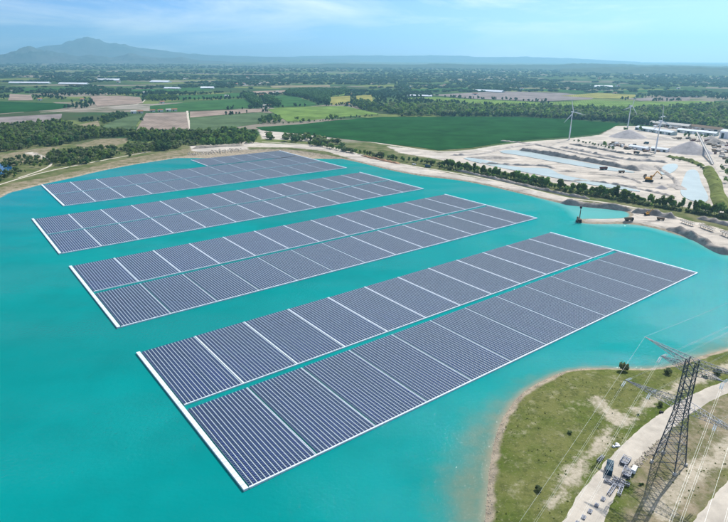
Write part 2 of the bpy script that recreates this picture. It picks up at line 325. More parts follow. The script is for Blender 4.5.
me = mesh_np('ground', V, F, [gm], smooth=True, attrs={'sd': ext(np.clip(sdl, -30, 60), 60), 'dirt': ext(np.clip(dirt, -60, 60), -60), 'dry': ext(np.clip(dry, -60, 60), -60), 'pen': ext(pen, 0), 'near': ext(nearw, 0)})
tag(link('ground', me), kind='structure')

# ------------------------------------------------------------------ lake water
SHALLOW = poly([(430, 545), (434, 500), (442, 465), (455, 437), (474, 412), (500, 394), (535, 377), (575, 367.5), (620, 366), (660, 362), (695, 347), (728, 334), (790, 318), (800, 360), (700, 420), (560, 545)], 0)
SH2 = poly([(536, 197), (560, 201), (600, 206), (634, 209), (634, 217), (600, 220.5), (578, 219), (566, 208)], 0)
SH3 = poly([(575, 222), (600, 225.5), (640, 227.5), (690, 240), (728, 259), (728, 250), (690, 235), (640, 220)], 0)
wx = np.concatenate([np.arange(-1000, -500, 12), np.arange(-500, 20, 6), np.arange(20, 200, 2), np.arange(200, 601, 6)]); wy = np.concatenate([np.arange(30, 110, 8), np.arange(110, 290, 2), np.arange(290, 821, 6)])
X, Y = np.meshgrid(wx, wy); P = np.stack([X.ravel(), Y.ravel()], 1); nx, ny = len(wx), len(wy); ii = np.arange(nx*ny).reshape(ny, nx)
F = np.stack([ii[:-1, :-1], ii[:-1, 1:], ii[1:, 1:], ii[1:, :-1]], -1).reshape(-1, 4)
sdw = sdist(P, LAKE); s1 = sdist(P, SHALLOW); s2 = np.maximum(sdist(P, SH2), sdist(P, SH3))
wm = bpy.data.materials.new('turquoise_lake_water'); wm.use_nodes = True; t = wm.node_tree; B = t.nodes['Principled BSDF']
B.inputs['Roughness'].default_value = 0.05; B.inputs['IOR'].default_value = 1.33; B.inputs['Specular IOR Level'].default_value = 0.18
gco = N('ShaderNodeTexCoord').outputs['Object']
deep = mixc(mrange(noise(0.006, 4), .35, .65), (0.0, 0.190, 0.182), (0.0, 0.228, 0.220))
deep = mixc(mrange(noise(0.035, 6, .6), .40, .70, 0, .35), deep, (0.0, 0.152, 0.146)); deep = mixc(attr('milk'), deep, (0.0, 0.290, 0.300))  # last mix paints sunlit brightening into the water colour, growing towards the right
blue = mixc(attr('blue'), deep, (0.0, 0.19, 0.30))
milky = mixc(mrange(madd(noise(0.04, 5), 14, madd(attr('s2'), 1, -7)), -7, 6, 0, .75), blue, (0.12, 0.36, 0.34))
shal = mixc(mrange(noise(0.10, 8, .65), .35, .65), (0.155, 0.175, 0.115), (0.09, 0.17, 0.13))
wc = mixc(mrange(madd(noise(0.055, 9, .72), 24, madd(attr('s1'), 1, -13)), -8, 13, 0, .85), milky, shal)
wc = mixc(mrange(madd(noise(0.15, 6), 3, attr('sd')), 1.0, 5.0, .7, 0.), wc, (0.26, 0.23, 0.16))
df = N('ShaderNodeBsdfDiffuse'); t.links.new(wc, df.inputs['Color']); b0 = N('ShaderNodeBump'); b0.inputs['Strength'].default_value = 0.22; b0.inputs['Distance'].default_value = 0.3; t.links.new(noise(0.5, 5, .65), b0.inputs['Height']); t.links.new(b0.outputs['Normal'], df.inputs['Normal'])
b1 = N('ShaderNodeBump'); b1.inputs['Distance'].default_value = 1.0; t.links.new(noise(0.62, 3, .55), b1.inputs['Height']); t.links.new(mrange(noise(0.012, 5, .6), .38, .62, .45, 1.0), b1.inputs['Strength'])
b2 = N('ShaderNodeBump'); b2.inputs['Strength'].default_value = 0.9; b2.inputs['Distance'].default_value = 0.10; t.links.new(noise(2.2, 3, .6), b2.inputs['Height']); t.links.new(b1.outputs['Normal'], b2.inputs['Normal'])
gl = N('ShaderNodeBsdfGlossy'); gl.inputs['Roughness'].default_value = 0.075; t.links.new(b2.outputs['Normal'], gl.inputs['Normal'])
fr = N('ShaderNodeFresnel'); fr.inputs['IOR'].default_value = 1.33; t.links.new(b2.outputs['Normal'], fr.inputs['Normal'])
ms = N('ShaderNodeMixShader'); wsm = N('ShaderNodeMapping'); wsm.inputs['Scale'].default_value = (0.006, 0.028, 1); wsm.inputs['Rotation'].default_value = (0, 0, 0.9); t.links.new(gco, wsm.inputs['Vector']); wsn = N('ShaderNodeTexNoise'); wsn.inputs['Detail'].default_value = 6; wsn.inputs['Scale'].default_value = 1.0; t.links.new(wsm.outputs['Vector'], wsn.inputs['Vector']); t.links.new(madd(fr.outputs['Fac'], mrange(wsn.outputs['Fac'], .38, .64, .14, .50), 0.0), ms.inputs[0]); t.links.new(df.outputs[0], ms.inputs[1]); t.links.new(gl.outputs[0], ms.inputs[2]); t.links.new(ms.outputs[0], t.nodes['Material Output'].inputs['Surface'])
bl = np.clip((-P[:, 0]-200)/400, 0, 1)*np.clip((P[:, 1]-250)/300, 0, 1)
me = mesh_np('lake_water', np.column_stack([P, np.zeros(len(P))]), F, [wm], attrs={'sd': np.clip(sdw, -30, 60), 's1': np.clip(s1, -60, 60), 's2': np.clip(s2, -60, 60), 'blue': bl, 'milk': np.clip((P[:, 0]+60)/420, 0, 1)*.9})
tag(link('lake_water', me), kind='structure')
pond = mat('pale_pond_water', (0.33, 0.39, 0.38), 0.35, 0.12, 0.03, spec=0.12)
pond2 = mat('deep_blue_pond_water', (0.01, 0.08, 0.20), 0.1, 0.1, 0.02, spec=0.5)

# ------------------------------------------------------------------ flat sheets: fields, ponds, roads
_lvl = [0.0]
def sheet(name, pts, m, z=0.06, smooth=0, lab=None):
    q = [at(x, y)[:2] for x, y in pts]
    if smooth: q = smooth_line([Vector(v) for v in q], closed=True, it=smooth)
    _lvl[0] = (_lvl[0]+0.02) % 0.3
    zz = G+0.35+z+_lvl[0]; n = len(q)
    vs = [(v[0], v[1], zz) for v in q]+[(v[0], v[1], zz-0.8-_lvl[0]) for v in q]
    mb = MB(); mb.add(vs, [tuple(range(n))]+[(i, n+i, n+(i+1) % n, (i+1) % n) for i in range(n)])
    o = mb.build(name, m); tag(o, kind='structure'); return o
fm = {k_: field_mat('field_'+k_, *v) for k_, v in dict(
    darkgreen=((0.016, 0.068, 0.018), 9.0, 1.3), green=((0.042, 0.108, 0.034), 8.0, 0.4), light=((0.13, 0.20, 0.05), 8.0, 0.3), grey=((0.085, 0.125, 0.062), 7.0, 0.2), pink=((0.27, 0.21, 0.17), 6.0, 1.2),
    plough=((0.25, 0.20, 0.165), 9.0, 0.1), yellow=((0.24, 0.23, 0.07), 8.0, 0.3), lilac=((0.22, 0.19, 0.18), 8.0, 0.7), tan=((0.22, 0.19, 0.12), None, 0)).items()}
FIELDS = [('darkgreen', [(256, 127.5), (300, 124.5), (341, 120), (382, 117), (400, 117), (520, 117), (566, 119.5), (620, 123.7), (610, 129), (599, 133.5), (569, 137), (538, 139), (500, 143.2), (471, 148), (438, 150.5), (420, 147.5), (382, 143.4), (349, 139.7), (300, 134), (262, 130.5)]),
 ('light', [(267, 109.5), (279, 108), (320, 106.3), (345, 106.2), (379, 114), (340, 117.2), (300, 121.5), (287, 121.5), (275, 114)]),
 ('grey', [(190, 119), (262, 112.3), (272, 117), (262, 123.5), (215, 130), (190, 131)]), ('pink', [(190, 111.8), (264, 108.8), (268, 111.3), (190, 117.8)]),
 ('green', [(150, 106), (200, 101.5), (243, 99), (258, 104), (262, 107.8), (190, 110.8), (150, 111.5)]), ('green', [(262, 98), (292, 95), (315, 103.5), (316, 105.8), (272, 107.4)]),
 ('plough', [(146, 113.5), (186, 112.2), (189, 129), (136, 131)]), ('grey', [(98, 129), (118, 119), (143, 114), (134, 130)]), ('lilac', [(0, 117.5), (62, 114), (60, 124), (0, 124.5), (-40, 124.5), (-40, 119)]),
 ('darkgreen', [(-40, 102), (0, 101.5), (68, 104), (76, 106.5), (52, 110), (0, 113.5), (-40, 115)]), ('pink', [(10, 94), (31, 95), (33, 100.5), (8, 100.5)]), ('pink', [(90, 96.5), (120, 95.8), (140, 97.3), (143, 103.5), (97, 106.5)]),
 ('yellow', [(325, 97.5), (350, 96), (350, 103.5), (332, 105.2)]), ('yellow', [(356, 96), (372, 95), (373, 102.5), (358, 104.5)]), ('light', [(332, 92), (350, 91), (352, 95), (332, 96.5)]),
 ('lilac', [(430, 95), (500, 91.3), (560, 93), (598, 96.5), (590, 99.5), (540, 101.5), (470, 98.5)]), ('light', [(405, 98.8), (430, 97), (470, 99.2), (540, 102.4), (540, 107), (480, 104.5)]), ('light', [(545, 102.5), (592, 100.5), (640, 102), (700, 101), (728, 103), (728, 106), (640, 108), (560, 107.4)]),
 ('yellow', [(560, 96), (598, 93), (640, 95), (630, 98.5), (601, 98.5)]), ('lilac', [(625, 98.5), (690, 97.5), (690, 100), (640, 101)]), ('green', [(500, 88.2), (590, 91), (700, 89.5), (700, 91.8), (590, 92.4), (520, 90.4)]),
 ('green', [(175, 96.5), (240, 93), (244, 97), (180, 100)]), ('pink', [(250, 91.5), (295, 90), (290, 93.3), (252, 94.8)]), ('green', [(130, 89.5), (210, 87.5), (210, 90.5), (132, 93)]), ('green', [(20, 88.5), (80, 87.5), (85, 90), (20, 91.5)]), ('tan', [(270, 86), (330, 85), (330, 87), (272, 88)]),
 ('green', [(150, 111.9), (186, 111.2), (186, 112), (148, 113.2)]), ('green', [(410, 89.5), (470, 88), (470, 90), (412, 92)]), ('tan', [(70, 130.8), (75, 126), (98, 121), (100, 126)])]
for nm, pts in FIELDS: sheet('field', pts, fm[nm])
o = sheet('pond', [(-14, 166), (0, 162.5), (10, 165), (13, 168.5), (10, 172), (0, 175.5), (-14, 178)], pond2, smooth=2)
sheet('pond', [(687, 170.5), (695, 169.5), (699, 173), (700.5, 182), (705, 190), (709.5, 199), (704, 203.5), (695, 202), (684, 198), (680, 193), (681, 185), (684, 177)], pond, smooth=2)
sheet('pond', [(504, 150.2), (522, 150.8), (560, 158), (600, 165.5), (636, 172), (632, 173.3), (600, 169.5), (560, 163), (520, 155.5), (498, 152.5)], pond, smooth=1)
sheet('pond', [(468, 157.5), (492, 161.5), (516, 168), (546, 168), (553, 170.5), (560, 175), (600, 182.5), (640, 190.5), (640, 192.5), (590, 185), (545, 176), (500, 168), (462, 159)], pond, smooth=1)
sheet('pond', [(664, 165), (676, 163.5), (679, 167), (672, 173.5), (661, 175.5), (660, 171)], pond, smooth=2)

def ribbon(name, pts, wd, m, dz=0.16, step=2.5, zf=None, px=True):
    p = [at(x, y) for x, y in pts] if px else [Vector((*q, 0)) for q in pts]
    w_ = wd if isinstance(wd, (list, tuple)) else [wd]*len(p)
    p = smooth_line([Vector((q.x, q.y, ww)) for q, ww in zip(p, w_)], it=2)
    q = [p[0]]
    for a, b in zip(p, p[1:]):
        n = max(1, int((b-a).xy.length/step))
        q += [a.lerp(b, (i+1)/n) for i in range(n)]
    vs = []
    for i, a in enumerate(q):
        d = (q[min(i+1, len(q)-1)]-q[max(i-1, 0)]).xy.normalized(); nn = Vector((-d.y, d.x))
        for s_ in (-1, -0.5, 0, .5, 1):
            k_ = a.z/2*s_*(1+0.16*float(vnoise(a.x+77*s_, a.y, 6))*(abs(s_) == 1)); vs.append((a.x+nn.x*k_, a.y+nn.y*k_))
    A = np.array(vs); zz = hzs(A)+dz; zz.reshape(-1, 5)[:, (0, 4)] -= dz*1.3+0.08
    n = len(q); ix = np.arange(n*5).reshape(n, 5)
    F_ = np.stack([ix[:-1, :-1], ix[:-1, 1:], ix[1:, 1:], ix[1:, :-1]], -1).reshape(-1, 4)
    return tag(link(name, mesh_np(name, np.column_stack([A, zz]), F_, [m], smooth=True)), kind='structure')
ribbon('road', [(560, 560), (583, 522), (601, 488), (622, 462), (645, 437), (672, 416), (700, 398), (728, 386), (780, 368)], [13, 13, 12, 11, 10.5, 10, 9, 8.5, 8], M['road'])
ribbon('road', [(690, 560), (722, 515), (760, 468), (800, 430)], 13, M['road'])
ribbon('track', [(262, 142), (300, 143.7), (332, 147.5), (360, 154.5), (392, 162.5), (430, 169), (470, 175.5), (510, 184), (545, 193), (572, 199), (600, 201.5), (640, 208.5), (680, 218), (705, 227), (740, 238)], 5.5, M['track'], step=6)
ribbon('track', [(-60, 206), (0, 184), (40, 173), (75, 165.5), (110, 159), (150, 151.5)], 4, M['track'], step=6)
ribbon('track', [(28, 153), (38, 156), (51, 159.5), (52, 165), (40, 171), (18, 178)], 4, M['track'], step=6)
ribbon('track', [(187.2, 111), (189.5, 130)], 7, M['track'], step=20)
ribbon('track', [(40, 113), (110, 107), (140, 104.5), (146, 99)], 6, M['track'], step=30)
ribbon('track', [(355, 139.5), (400, 146.5), (440, 152.6), (480, 149.5), (520, 142.5), (569, 139), (620, 146), (690, 158), (704, 166), (711, 180), (716, 200)], 8, M['track'], step=10)
ribbon('road', [(728, 180), (716, 165), (706, 150), (700, 140), (690, 132)], 9, M['road'], step=10)

# ------------------------------------------------------------------ mountains and far hills
def ridge(name, pts, dist, depth, m, rough, nn=300, mm=34, base=G, ns=600, crest=.35):
    pts = sorted(pts); xs = np.linspace(pts[0][0], pts[-1][0], nn); ys = np.interp(xs, [p_[0] for p_ in pts], [p_[1] for p_ in pts])
    vs = []
    for j in range(mm):
        v = j/(mm-1); prof = math.sin(math.pi*min(1, v*1.0))**0.9
        for x, y in zip(xs, ys):
            d = AX[2]+(x-364)/FPX*AX[0]-(y-261)/FPX*AX[1]; d = d/math.hypot(d[0], d[1])
            h = CAM_H+d[2]*dist-base; D = dist+(v-.5)*depth
            px_, py_ = d[0]*D, d[1]*D
            n_ = .42-2.6*abs(float(fbm(px_, py_, ns, 5))); z = max(-1.5, h*prof*(1+rough*n_*(1.0 if abs(v-.5) > .06 else crest)) + 0)
            vs.append((px_, py_, base+z-(1.5 if j in (0, mm-1) else 0)))
    ix = np.arange(nn*mm).reshape(mm, nn); F_ = np.stack([ix[:-1, :-1], ix[:-1, 1:], ix[1:, 1:], ix[1:, :-1]], -1).reshape(-1, 4)
    return tag(link(name, mesh_np(name, vs, F_, [m], smooth=True)), kind='structure')
ridge('mountain', [(-80, 62), (-20, 58), (20, 52), (45, 46), (62, 44.5), (76, 41.5), (84, 38.8), (88, 38), (94, 40), (110, 43.5), (130, 46.5), (160, 51), (190, 54), (230, 56), (300, 57.8), (360, 59.5)], 17000, 5000, M['mount'], 0.30, ns=900, crest=.02)
ridge('foothills', [(-90, 58), (-40, 54), (0, 54.5), (14, 53), (24, 49.5), (30, 48.5), (40, 51), (60, 53.5), (78, 56.5), (92, 55.5), (110, 58), (126, 55), (132, 54.5), (142, 57), (160, 58.5), (180, 57.5), (200, 60.5), (240, 62.5)], 12500, 2600, M['mount'], 0.55, ns=420, crest=.22)
ridge('far_hills', [(150, 60.5), (250, 57.5), (330, 56), (420, 55.2), (480, 56.5), (540, 57), (600, 60), (640, 62)], 18500, 2200, M['mount'], 0.3, ns=900)
ridge('wooded_hills', [(200, 66.5), (270, 66), (320, 64.5), (350, 63.8), (400, 65), (440, 64), (480, 65.2), (540, 65), (580, 64), (640, 65), (700, 66.5), (760, 67), (840, 67)], 8200, 1900, M['hill'], 0.5, ns=350)
ridge('wooded_hills', [(560, 69), (610, 67.5), (660, 67), (720, 68.2), (780, 67.5), (860, 68)], 6600, 1300, M['hill'], 0.5, ns=300)

# ------------------------------------------------------------------ haze
hb = MB(); hb.box((0, 9800, 440), (46000, 24000, 890)); hm = bpy.data.materials.new('haze_air'); hm.use_nodes = True; t = hm.node_tree; t.nodes.clear()
pv = t.nodes.new('ShaderNodeVolumePrincipled'); pv.inputs['Color'].default_value = (0.36, 0.76, 1.0, 1); pv.inputs['Density'].default_value = 8.5e-5; pv.inputs['Anisotropy'].default_value = 0.38
mo = t.nodes.new('ShaderNodeOutputMaterial'); t.links.new(pv.outputs['Volume'], mo.inputs['Volume'])
HAZE = True
if HAZE: tag(hb.build('haze', hm), kind='stuff', label='pale blue haze fading the far plain and mountains')

# ------------------------------------------------------------------ floating solar islands
TH = math.radians(37.704); ROWL = 56.6; NP = 52; PP = ROWL/NP; RP = 1.70; BP = 28.3; TILT = math.radians(12)
def row_mesh():
    mb = MB(); c, s = math.cos(TILT), math.sin(TILT)
    for i in range(NP):
        y0 = -i*PP-0.10; y1 = y0-(PP-0.20)
        A = lambda x, z, y: Vector((x*1.09*c+z*s, y, 0.44+(1.0-x)*1.09*s+z*c))
        vs = [A(x, z, y) for z in (0, 0.05) for x, y in ((0, y0), (0, y1), (1.0, y1), (1.0, y0))]
        mb.add(vs, [(0, 3, 2, 1), (4, 5, 6, 7), (0, 1, 5, 4), (1, 2, 6, 5), (2, 3, 7, 6), (3, 0, 4, 7)], 0)
        mb.add([A(x, 0.056, y) for x, y in ((0.01, y0-.06), (0.01, y1+.06), (0.99, y1+.06), (0.99, y0-.06))], [(0, 1, 2, 3)], 1)
    return mb
def to_mesh(mb, name, mats):
    me = bpy.data.meshes.new(name); me.from_pydata(mb.v, [], mb.f)
    for m in mats: me.materials.append(m)
    me.polygons.foreach_set('material_index', mb.m); me.update(); return me
rmb = row_mesh(); ROW = to_mesh(rmb, 'panel_row', [M['frame'], M['panel']])
fmb = MB()
for r in range(16):
    for v in rmb.v: fmb.v.append((v[0]+r*RP, v[1], v[2]))
    b = r*len(rmb.v); fmb.f += [tuple(b+i for i in f) for f in rmb.f]; fmb.m += rmb.m
FIELD = to_mesh(fmb, 'panel_field', [M['frame'], M['panel']])
flb = MB()
for r in range(16):
    for i in range(26):
        q_ = ROWL/26; flb.box((r*RP+1.385, -(i+.5)*q_, 0.20), (0.32, q_-0.05, 0.46)); flb.box((r*RP+0.55, -(i+.5)*q_, 0.16), (0.8, q_-0.06, 0.46))
FLOATS = to_mesh(flb, 'panel_block', [M['float']])
def slab(name, u0, u1, v0, v1, h, parent, m='walk'):
    mb = MB(); L_ = u1-u0; W_ = v1-v0; lx = L_ >= W_; n = max(1, int(max(L_, W_)/2.4)); q = max(L_, W_)/n
    for i in range(n):
        if lx: mb.box((u0+(i+.5)*q, -(v0+v1)/2, h/2-.15), (q-.10, W_, h+.3))
        else: mb.box(((u0+u1)/2, -(v0+(i+.5)*q), h/2-.15), (L_, q-.10, h+.3))
    return mb.build(name, M[m], parent)
nrow = [0]
def island(ax, ay, nb, label, strips, rows_as_parts, gapmid):
    root = empty('solar_island', (ax, ay, 0), TH, label, 'solar array', 'floating solar islands on the lake')
    LU = 2.6+nb*BP; vmax = 119.0
    slab('walkway', 0, 1.8, 0, vmax, .85, root)
    slab('walkway', LU+.1, LU+1.4, -0.4, vmax, 0.7, root)
    slab('walkway', 2.1, LU, vmax-.65, vmax, .75, root)
    for si, (v0, k0, k1, white) in enumerate(strips):
        if v0 < 0:
            slab('walkway', 2.6+k0*BP-1.2, 2.6+k0*BP-.2, v0, -1.0, .6, root); slab('walkway', LU+.1, LU+1.5, v0, -1.2, .7, root)
        if 0 < v0 < 5: slab('walkway', 2.6, LU, v0+ROWL+.4, v0+ROWL+.4+(.55 if gapmid > 2 else .35), 0.6, root)
        for kx in range(k0, k1):
            u = 2.6+kx*BP
            b = link('panel_block', FLOATS, root); b.location = (u+random.uniform(-.05, .05), -v0+random.uniform(-.2, .2), 0)
            if rows_as_parts and nrow[0]+16 <= 300:
                for r in range(16):
                    ro = link('panel_row', ROW, b); ro.location = (r*RP, 0, 0); nrow[0] += 1
            else:
                tag(link('panel_field', FIELD, b), kind='stuff')
            if kx < k1-1:
                wf = white(kx)
                if wf: slab('divider_walkway', u+16*RP+.16, u+16*RP+.82, v0, v0+ROWL+.4, .62, root)
                else: slab('divider_walkway', u+16*RP+.05, u+16*RP+.27, v0, v0+ROWL, .5, root)
    return root
yes = lambda k_: True; no = lambda k_: False
V1 = 119-57.6
island(-113.3, 247.9, 12, 'floating solar island beside the grassy peninsula, twelve blocks long in two strips', [(V1, 0, 12, no), (.3, 0, 12, yes)], True, 3)
island(-206.84, 369.26, 13, 'floating solar island next beyond the one beside the peninsula, broad turquoise channel along its middle', [(.3, 0, 13, yes), (V1, 0, 13, lambda k_: k_ > 5)], False, 3)
island(-300.03, 489.66, 13, 'floating solar island between the three-strip island and the broad-channel islands', [(1.2, 0, 13, yes), (V1, 0, 13, yes)], False, 1)
island(-367.95, 630.8, 12, 'floating solar island with an extra short third strip, close to the far bank', [(1.2, 0, 12, lambda k_: k_ < 2), (V1, 0, 12, lambda k_: k_ < 3), (-60.5, 7, 12, no)], False, 1)

# ------------------------------------------------------------------ trees
def crown_np(seed, nblob, nleaf, rx, rz, leaf, zc, spread=0.75):
    r = np.random.default_rng(seed); vs = []; ti = []
    for b in range(nblob):
        d = r.normal(size=3); d /= np.linalg.norm(d); rad = r.random()**0.5*spread
        c = np.array([d[0]*rx*rad, d[1]*rx*rad, zc+d[2]*rz*rad]); br = (0.34+0.25*r.random()); tb = r.normal()*.22
        n = r.normal(size=(nleaf, 3)); n /= np.linalg.norm(n, axis=1)[:, None]
        p = c+n*np.array([rx, rx, rz*0.95])*br*(0.75+0.35*r.random((nleaf, 1)))
        nn = n+r.normal(size=n.shape)*.55; nn /= np.linalg.norm(nn, axis=1)[:, None]
        u = np.cross(nn, r.normal(size=n.shape)); u /= np.linalg.norm(u, axis=1)[:, None]; v = np.cross(nn, u)
        sz = leaf*(0.6+0.8*r.random((nleaf, 1)))
        q = np.stack([p-u*sz-v*sz*.8, p+u*sz-v*sz*.6, p+u*sz*.7+v*sz, p-u*sz*.8+v*sz*.7], 1); vs.append(q.reshape(-1, 3)); ti.append(np.repeat(tb+r.normal(size=nleaf)*.1, 4))
    V = np.vstack(vs); return V, np.concatenate(ti)
# unit-height trees (height 1): kind -> variants
TSPEC = {'round': (12, 46, .36, .40, .055, .58), 'poplar': (12, 40, .20, .46, .050, .53), 'dark': (12, 46, .33, .44, .055, .55), 'bush': (9, 40, .55, .42, .085, .45)}
LEAFM = {'round': 'leaf', 'poplar': 'leaf', 'dark': 'leafdark', 'bush': 'leafpale'}
TM = {}; TN = {}
for kd, (nb_, nl, rx, rz, lf, zc) in TSPEC.items():
    TM[kd] = []; TN[kd] = []
    for s_ in range(5):
        V, ti = crown_np(hash_ := (len(kd)*100+s_*7+ord(kd[0])), nb_, nl, rx, rz, lf, zc)
        F = np.arange(len(V)).reshape(-1, 4)
        TM[kd].append(mesh_np('crown', V, F, [M[LEAFM[kd]]], attrs={'tint': ti}))
        V, ti = crown_np(hash_+50, 6, 11, rx, rz, lf*1.9, zc); TN[kd].append((V, ti))
tmb = MB(); tmb.bar((0, 0, -.03), (0.01, 0.005, .30), .030, 7, .020); tmb.bar((0.01, .005, .29), (.03, -.02, .62), .020, 6, .008)
for k_ in range(5):
    a_ = k_*2.4; tmb.bar((.012, 0, .26+.05*k_), (.20*math.cos(a_), .20*math.sin(a_), .48+.06*k_), .011, 5, .004)
TRUNK = to_mesh(tmb, 'trunk', [M['bark']])
CAND = []
def tree(x, y, h, kd, grp): CAND.append((x, y, h, kd, grp))
def row_px(pts, step, h0, h1, kd, grp, jit=1.5, skip=0.0):
    p = smooth_line([at(*q) for q in pts], it=2); acc = 0
    for a, b in zip(p, p[1:]):
        L_ = (b-a).length; d = acc
        while d < L_:
            q = a.lerp(b, d/L_)
            if random.random() >= skip: tree(q.x+random.uniform(-jit, jit), q.y+random.uniform(-jit, jit), random.uniform(h0, h1), kd if isinstance(kd, str) else random.choice(kd), grp)
            d += step*random.uniform(.7, 1.3)
        acc = d-L_
def fill_px(pts, step, h0, h1, kd, grp, thr=None, ns=60):
    Q = poly(pts); lo = Q.min(0); hi = Q.max(0); gx, gy = np.meshgrid(np.arange(lo[0], hi[0], step), np.arange(lo[1], hi[1], step))
    P_ = np.stack([gx.ravel(), gy.ravel()], 1); P_ = P_+RNG.uniform(-.45, .45, P_.shape)*step; P_ = P_[inpoly(P_, Q)]
    if thr is not None: P_ = P_[fbm(P_[:, 0], P_[:, 1], ns, 3) > thr]
    for x, y in P_: tree(x, y, random.uniform(h0, h1), kd if isinstance(kd, str) else random.choice(kd), grp)
GR = {'bank': 'bushy green tree in the long row between sandy lake track and quarry', 'left': 'green tree of the wood on the left bank behind the dry grassy dyke',
      'lone': 'bushy tree standing on dry grass beside the lakeside dyke', 'corner': 'tall dark tree of the clump beside the far end of the lake',
      'belt': 'tree in the broad wooded belt behind the large dark green field', 'pine': 'dark evergreen tree in the block of pines among the fields', 'hedge': 'tree in the thin hedge between the light and dark green fields', 'shed': 'tree among the quarry sheds and gravel heaps'}
row_px([(318, 146), (350, 152.5), (380, 157.5), (405, 161.5), (428, 164), (445, 166.5)], 6.5, 6, 9.5, ['round', 'bush', 'round'], 'bank')
row_px([(445, 166.5), (470, 171), (500, 177), (530, 183), (560, 189.5), (590, 194), (600, 196)], 3.0, 5.5, 12.5, ['round', 'poplar', 'round'], 'bank')
row_px([(440, 168), (480, 174.5), (520, 182.5), (550, 189)], 3.6, 3.0, 6.5, ['bush', 'round'], 'bank')
row_px([(600, 196), (630, 201), (650, 204.5), (670, 207.5), (690, 211), (728, 217), (760, 223)], 3.3, 6, 13.5, ['round', 'poplar', 'round'], 'bank')
row_px([(560, 190.5), (610, 199), (660, 208), (728, 219)], 3.6, 3.0, 6.5, ['bush', 'round'], 'bank')
fill_px([(262, 140), (290, 142), (350, 152), (345, 146), (322, 140), (300, 137), (270, 136)], 9, 7, 12, ['round', 'dark', 'bush'], 'corner', -.05, 30)
fill_px([(208, 141), (222, 131), (245, 134), (258, 137), (256, 143), (235, 145), (215, 147), (200, 146)], 8, 8, 14, ['round', 'dark'], 'corner')
fill_px([(-20, 128), (0, 127), (35, 126), (60, 124), (75, 128), (100, 131), (136, 133.5), (190, 133.5), (212, 134), (206, 142), (170, 142.5), (130, 141), (128, 137), (100, 138), (72, 143), (60, 146.5), (40, 147), (0, 153), (-20, 157)], 8.0, 5, 14, ['round', 'round', 'dark', 'poplar', 'bush'], 'left')
fill_px([(-20, 168), (10, 160), (24, 157), (44, 160), (50, 167), (30, 173), (0, 184), (-20, 190)], 9, 3, 8, ['round', 'bush', 'dark'], 'left', .0, 40)
row_px([(60, 167), (100, 159), (140, 152), (190, 145.5)], 14, 2.5, 6, ['bush', 'round'], 'left', 5, .35)
fill_px([(48, 158), (60, 151), (85, 152), (100, 150), (118, 152), (115, 158), (80, 165), (60, 166), (50, 163)], 7.5, 6, 11, ['round', 'dark', 'bush'], 'left', -.25, 30)
fill_px([(120, 147), (135, 144), (150, 146), (160, 143), (190, 142), (205, 143), (190, 147), (160, 150), (130, 155), (120, 153)], 8, 5, 9, ['round', 'bush'], 'left', -.1, 30)
fill_px([(156, 146), (170, 144.5), (171, 151), (158, 152)], 6, 8, 12, ['dark'], 'left')
for x, y in [(17, 165), (35, 167), (41, 168), (14, 172), (10, 176), (2, 178), (47, 166), (113, 149), (112, 148), (117, 150), (70, 168), (130, 157), (100, 161), (30, 163), (22, 161)]:
    q = at(x, y); tree(q.x, q.y, random.uniform(4, 8), random.choice(['round', 'bush']), 'lone')
fill_px([(385, 108), (420, 106), (480, 107.5), (540, 109), (600, 110), (640, 111), (680, 108), (728, 106), (800, 107), (800, 133), (728, 131), (700, 128), (660, 122.5), (620, 122.5), (566, 119), (520, 116.3), (400, 116.5), (384, 113)], 12, 8, 18, ['round', 'round', 'dark', 'bush'], 'belt')
for pts in ([(244, 97), (250, 95), (262, 104), (261, 107.5), (254, 107)], [(262, 99), (268, 97.5), (281, 105), (280, 107), (274, 106)], [(285, 93.5), (300, 91), (345, 91), (350, 93), (330, 97), (330, 103.5), (322, 103.5), (305, 98), (288, 96)]):
    fill_px(pts, 10, 13, 18, 'dark', 'pine')
row_px([(258, 124), (285, 124), (320, 121.5), (340, 119), (378, 115.5)], 12, 3, 7, ['bush', 'dark', 'round'], 'hedge', 3)
for x, y, h in [(331, 121, 14), (336, 120, 16), (327, 121, 10), (297, 120.5, 11), (303, 122.5, 10), (309, 122, 9)]: q = at(x, y); tree(q.x, q.y, h, 'round', 'hedge')
fill_px([(258, 121), (268, 116.5), (281, 119), (280, 123), (262, 124.5)], 10, 7, 11, ['round', 'dark'], 'hedge')
fill_px([(352, 104), (358, 101), (368, 103), (378, 107), (383, 112), (372, 112), (358, 109)], 12, 9, 14, ['round', 'dark'], 'hedge', -.3)
row_px([(575, 141.5), (600, 146), (615, 149.5)], 9, 3, 5, ['bush', 'dark'], 'shed', 2)
row_px([(684, 136.5), (700, 137.5), (716, 139)], 8, 6, 9, ['dark', 'round'], 'shed', 2)
row_px([(672, 160), (684, 161), (697, 164), (706, 170), (713, 180), (719, 195), (723, 205)], 8, 2, 4, ['bush', 'round'], 'shed', 4)
for x, y in [(640, 131), (625, 131), (722, 171), (726, 176), (725, 183), (605, 146), (727, 165)]: q = at(x, y); tree(q.x, q.y, 9, 'round', 'shed')
fill_px([(145, 99), (150, 96.5), (175, 97), (178, 100), (160, 101), (146, 101)], 12, 9, 13, ['round', 'dark'], 'hedge')
fill_px([(100, 124), (105, 118), (120, 113), (130, 117), (118, 120), (108, 124)], 10, 8, 12, ['round', 'dark'], 'left', -.3)
def to_px(x, y, z=G):
    d = np.array([x, y, z-CAM_H]); return 364+FPX*(d@AX[0])/(d@AX[2])
KW = {'round': 'round-crowned green tree', 'poplar': 'slender upright tree', 'dark': 'dark green tree', 'bush': 'spreading grey-green shrub'}
